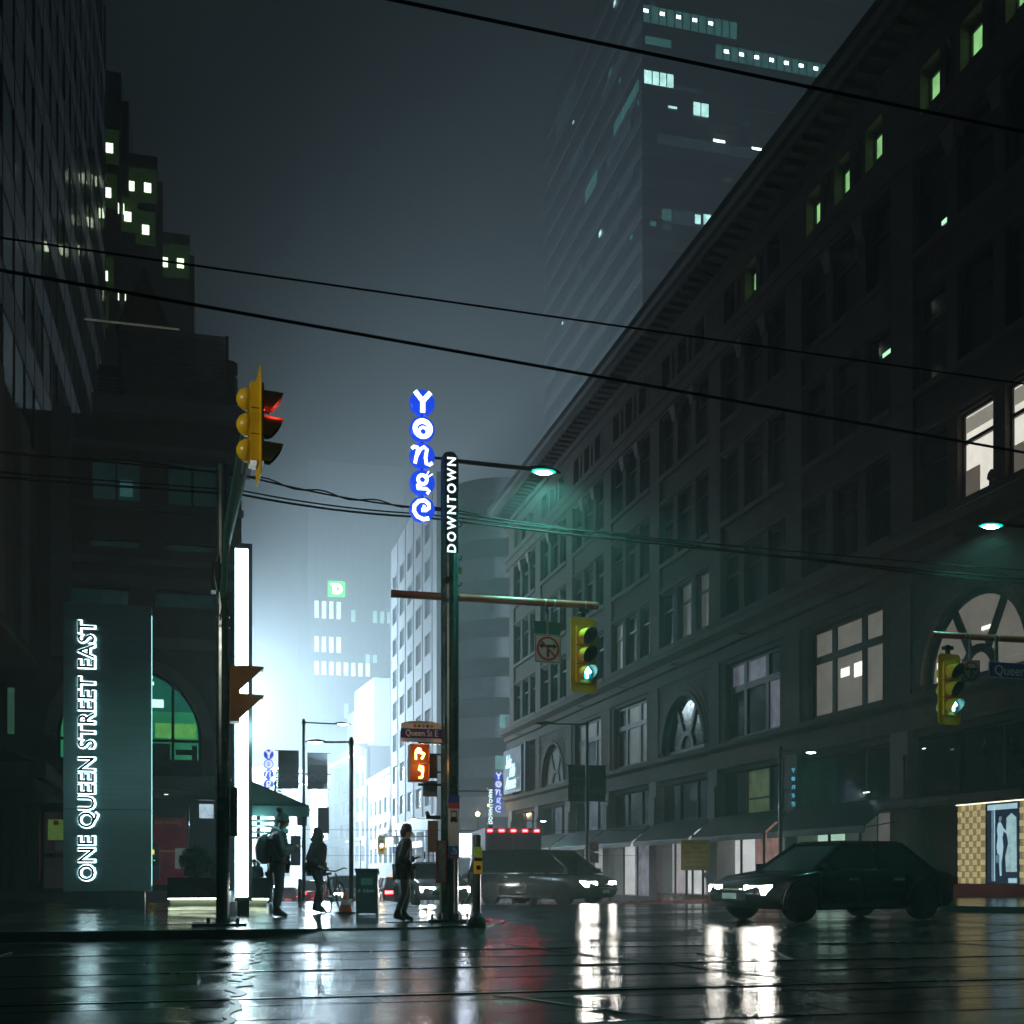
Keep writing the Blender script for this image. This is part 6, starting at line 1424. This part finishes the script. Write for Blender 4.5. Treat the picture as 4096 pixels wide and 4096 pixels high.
# seated figures far behind the right planter: heads and shoulders
for i, (x, y, lab) in enumerate(((.78, 28.6, 'bare-headed figure behind the right planter, nearest the light column'), (1.02, 28.9, 'middle figure of three behind the right planter'), (1.42, 28.5, 'capped figure behind the right planter, nearest the standing person'))):
    t = person(lab, (x, y, -.42), radians(90 + i * 20), A, [('coat', jacket(A, ((.19, .17), (.2, .18), (.18, .15)), (.1, .09, .08, .06)), COAT), ('trousers', trousers(A), JEAN), ('left_boot', boots(A, 'l'), BOOT), ('right_boot', boots(A, 'r'), BOOT), ('cap', MB().lathe([(.10, 1.585), (.104, 1.61), (.098, 1.66), (.06, 1.71), (.01, 1.72)], (.068, 0, 0), 14), mat('dark_hair'))], .62, kind='person')
    t.location.z = 0
# shop window mannequins
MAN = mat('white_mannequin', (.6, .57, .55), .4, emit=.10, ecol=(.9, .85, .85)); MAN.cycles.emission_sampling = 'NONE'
D = dict(pelvis=(0, 0, .92), spine=(0, 0, 1.12), chest=(0, 0, 1.34), neck=(0, 0, 1.48), jaw=(.02, 0, 1.54), face=(.025, 0, 1.60), crown=(.01, 0, 1.71), lsho=(0, .17, 1.38), lelb=(.0, .24, 1.12), lwri=(.04, .20, .90), lhan=(.05, .2, .82), rsho=(0, -.17, 1.38), relb=(0, -.24, 1.12), rwri=(.04, -.2, .9), rhan=(.05, -.2, .82),
         lhip=(0, .09, .9), lkne=(.02, .1, .5), lank=(0, .1, .09), ltoe=(.13, .11, .03), rhip=(0, -.09, .9), rkne=(.0, -.1, .5), rank=(-.02, -.1, .09), rtoe=(.11, -.11, .03), curl=.3)
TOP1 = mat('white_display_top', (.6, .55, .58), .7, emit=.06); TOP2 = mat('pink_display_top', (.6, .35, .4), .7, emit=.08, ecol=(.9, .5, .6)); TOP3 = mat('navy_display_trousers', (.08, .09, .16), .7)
for lab, x, y, top, leg in (('standing mannequin in white top in the bright shop window left of the notice board', 24.45, 62.6, TOP1, MAN), ('mannequin in rose top beside the white-topped one', 24.5, 62.0, TOP2, MAN), ('mannequin in navy trousers behind the yellow notice board', 24.45, 54.9, TOP1, TOP3), ('mannequin in white sweater in the window under the lettered awning', 24.45, 46.3, TOP1, TOP3)):
    t = person(lab, (x, y, gz(y) + .42), radians(180), D, [('top', jacket(D, ((.17, .14), (.155, .13), (.17, .13)), (.08, .07, .06, .05)), top), ('trousers', trousers(D, (.1, .085, .07, .06, .055)), leg)], 1.02, kind='mannequin', cat='mannequin', body_m=MAN, bare=True)
    lat_ = MB().lathe([(.2, -.02), (.2, .0)], n=16).build('stand', STEEL, t)

# ================================================================ OVERHEAD WIRES
def wire(label, pts, r, sag=.0, n=24, twist=0):
    P0 = [Vector(p) for p in pts]; out = []
    for a, b in zip(P0[:-1], P0[1:]):
        for i in range(n):
            f = i / n; p = a.lerp(b, f); p.z -= sag * 4 * f * (1 - f); out.append(p)
    out.append(P0[-1])
    if twist:
        for i, p in enumerate(out): p.y += twist * sin(i * .9); p.z += twist * cos(i * .9)
    o = MB().tube(out, r, 5).build('overhead_wire', WIRE); tag(o, label, 'wire', 'overhead streetcar wires')
def far(a, b, k0, k1):
    a = Vector(a); b = Vector(b); return tuple(a + (b - a) * k0), tuple(a + (b - a) * k1)
wire('topmost thick wire crossing the tower and the store cornice', far((.87, 6.59, 5.71), (5.36, 6.68, 5.68), -4, 3.5), .0105, 0)
wire('thick wire crossing above the blue disc sign', far((-1.78, 10.16, 5.62), (9.27, 11.55, 5.57), -1.2, 1.3), .0155, 0)
wire('thin wire just above the thick one over the disc sign', far((-1.70, 9.73, 5.66), (7.83, 9.76, 5.5), -1.2, 1.6), .009, 0)
wire('twisted wire running from the left signal to the sign pole and on to the right', [(-9, 13.2, 5.4), (.33, 17.06, 6.42), (3.17, 17.77, 6.36), (15.11, 18.83, 6.15), (22, 19.4, 6.0)], .014, .06)
wire('second strand wound round the twisted wire', [(-9, 13.22, 5.42), (.33, 17.08, 6.44), (3.17, 17.79, 6.38), (15.11, 18.85, 6.17), (22, 19.4, 6.02)], .012, .06, twist=.03)
wire('lower plain wire under the twisted pair', [(-9, 14.6, 5.5), (.4, 17.04, 6.18), (3.1, 17.7, 6.25), (15.2, 18.83, 6.42), (22, 19.4, 6.4)], .012, .05)
wire('dark lowest wire close under the plain one', [(-9, 14.6, 5.42), (.4, 17.04, 6.12), (3.1, 17.7, 6.2), (15.2, 18.83, 6.25), (22, 19.4, 6.3)], .017, .05)
wire('thin far wire across the street behind the walking people', [(-3, 60, 2.9), (24, 62, 3.1)], .015, .05)
wire('thin far wire below the other one across the street', [(-3, 62, 1.6), (24, 64, 1.7)], .012, .02)
# ================================================================ HAZE
hz = MB().box(-260, 330, -62, 560, -8, 135).build('haze', None)
tag(hz, 'thin lit fog filling the street', 'haze', kind='stuff')
hm = bpy.data.materials.new('night_fog'); hm.use_nodes = True
nt = hm.node_tree; nt.nodes.clear()
ho = nt.nodes.new('ShaderNodeOutputMaterial'); hv = nt.nodes.new('ShaderNodeVolumePrincipled')
hv.inputs['Density'].default_value = .0055
hv.inputs['Color'].default_value = (.86, .96, 1, 1)
hv.inputs['Anisotropy'].default_value = .1
nt.links.new(hv.outputs[0], ho.inputs['Volume'])
hz.data.materials.append(hm)
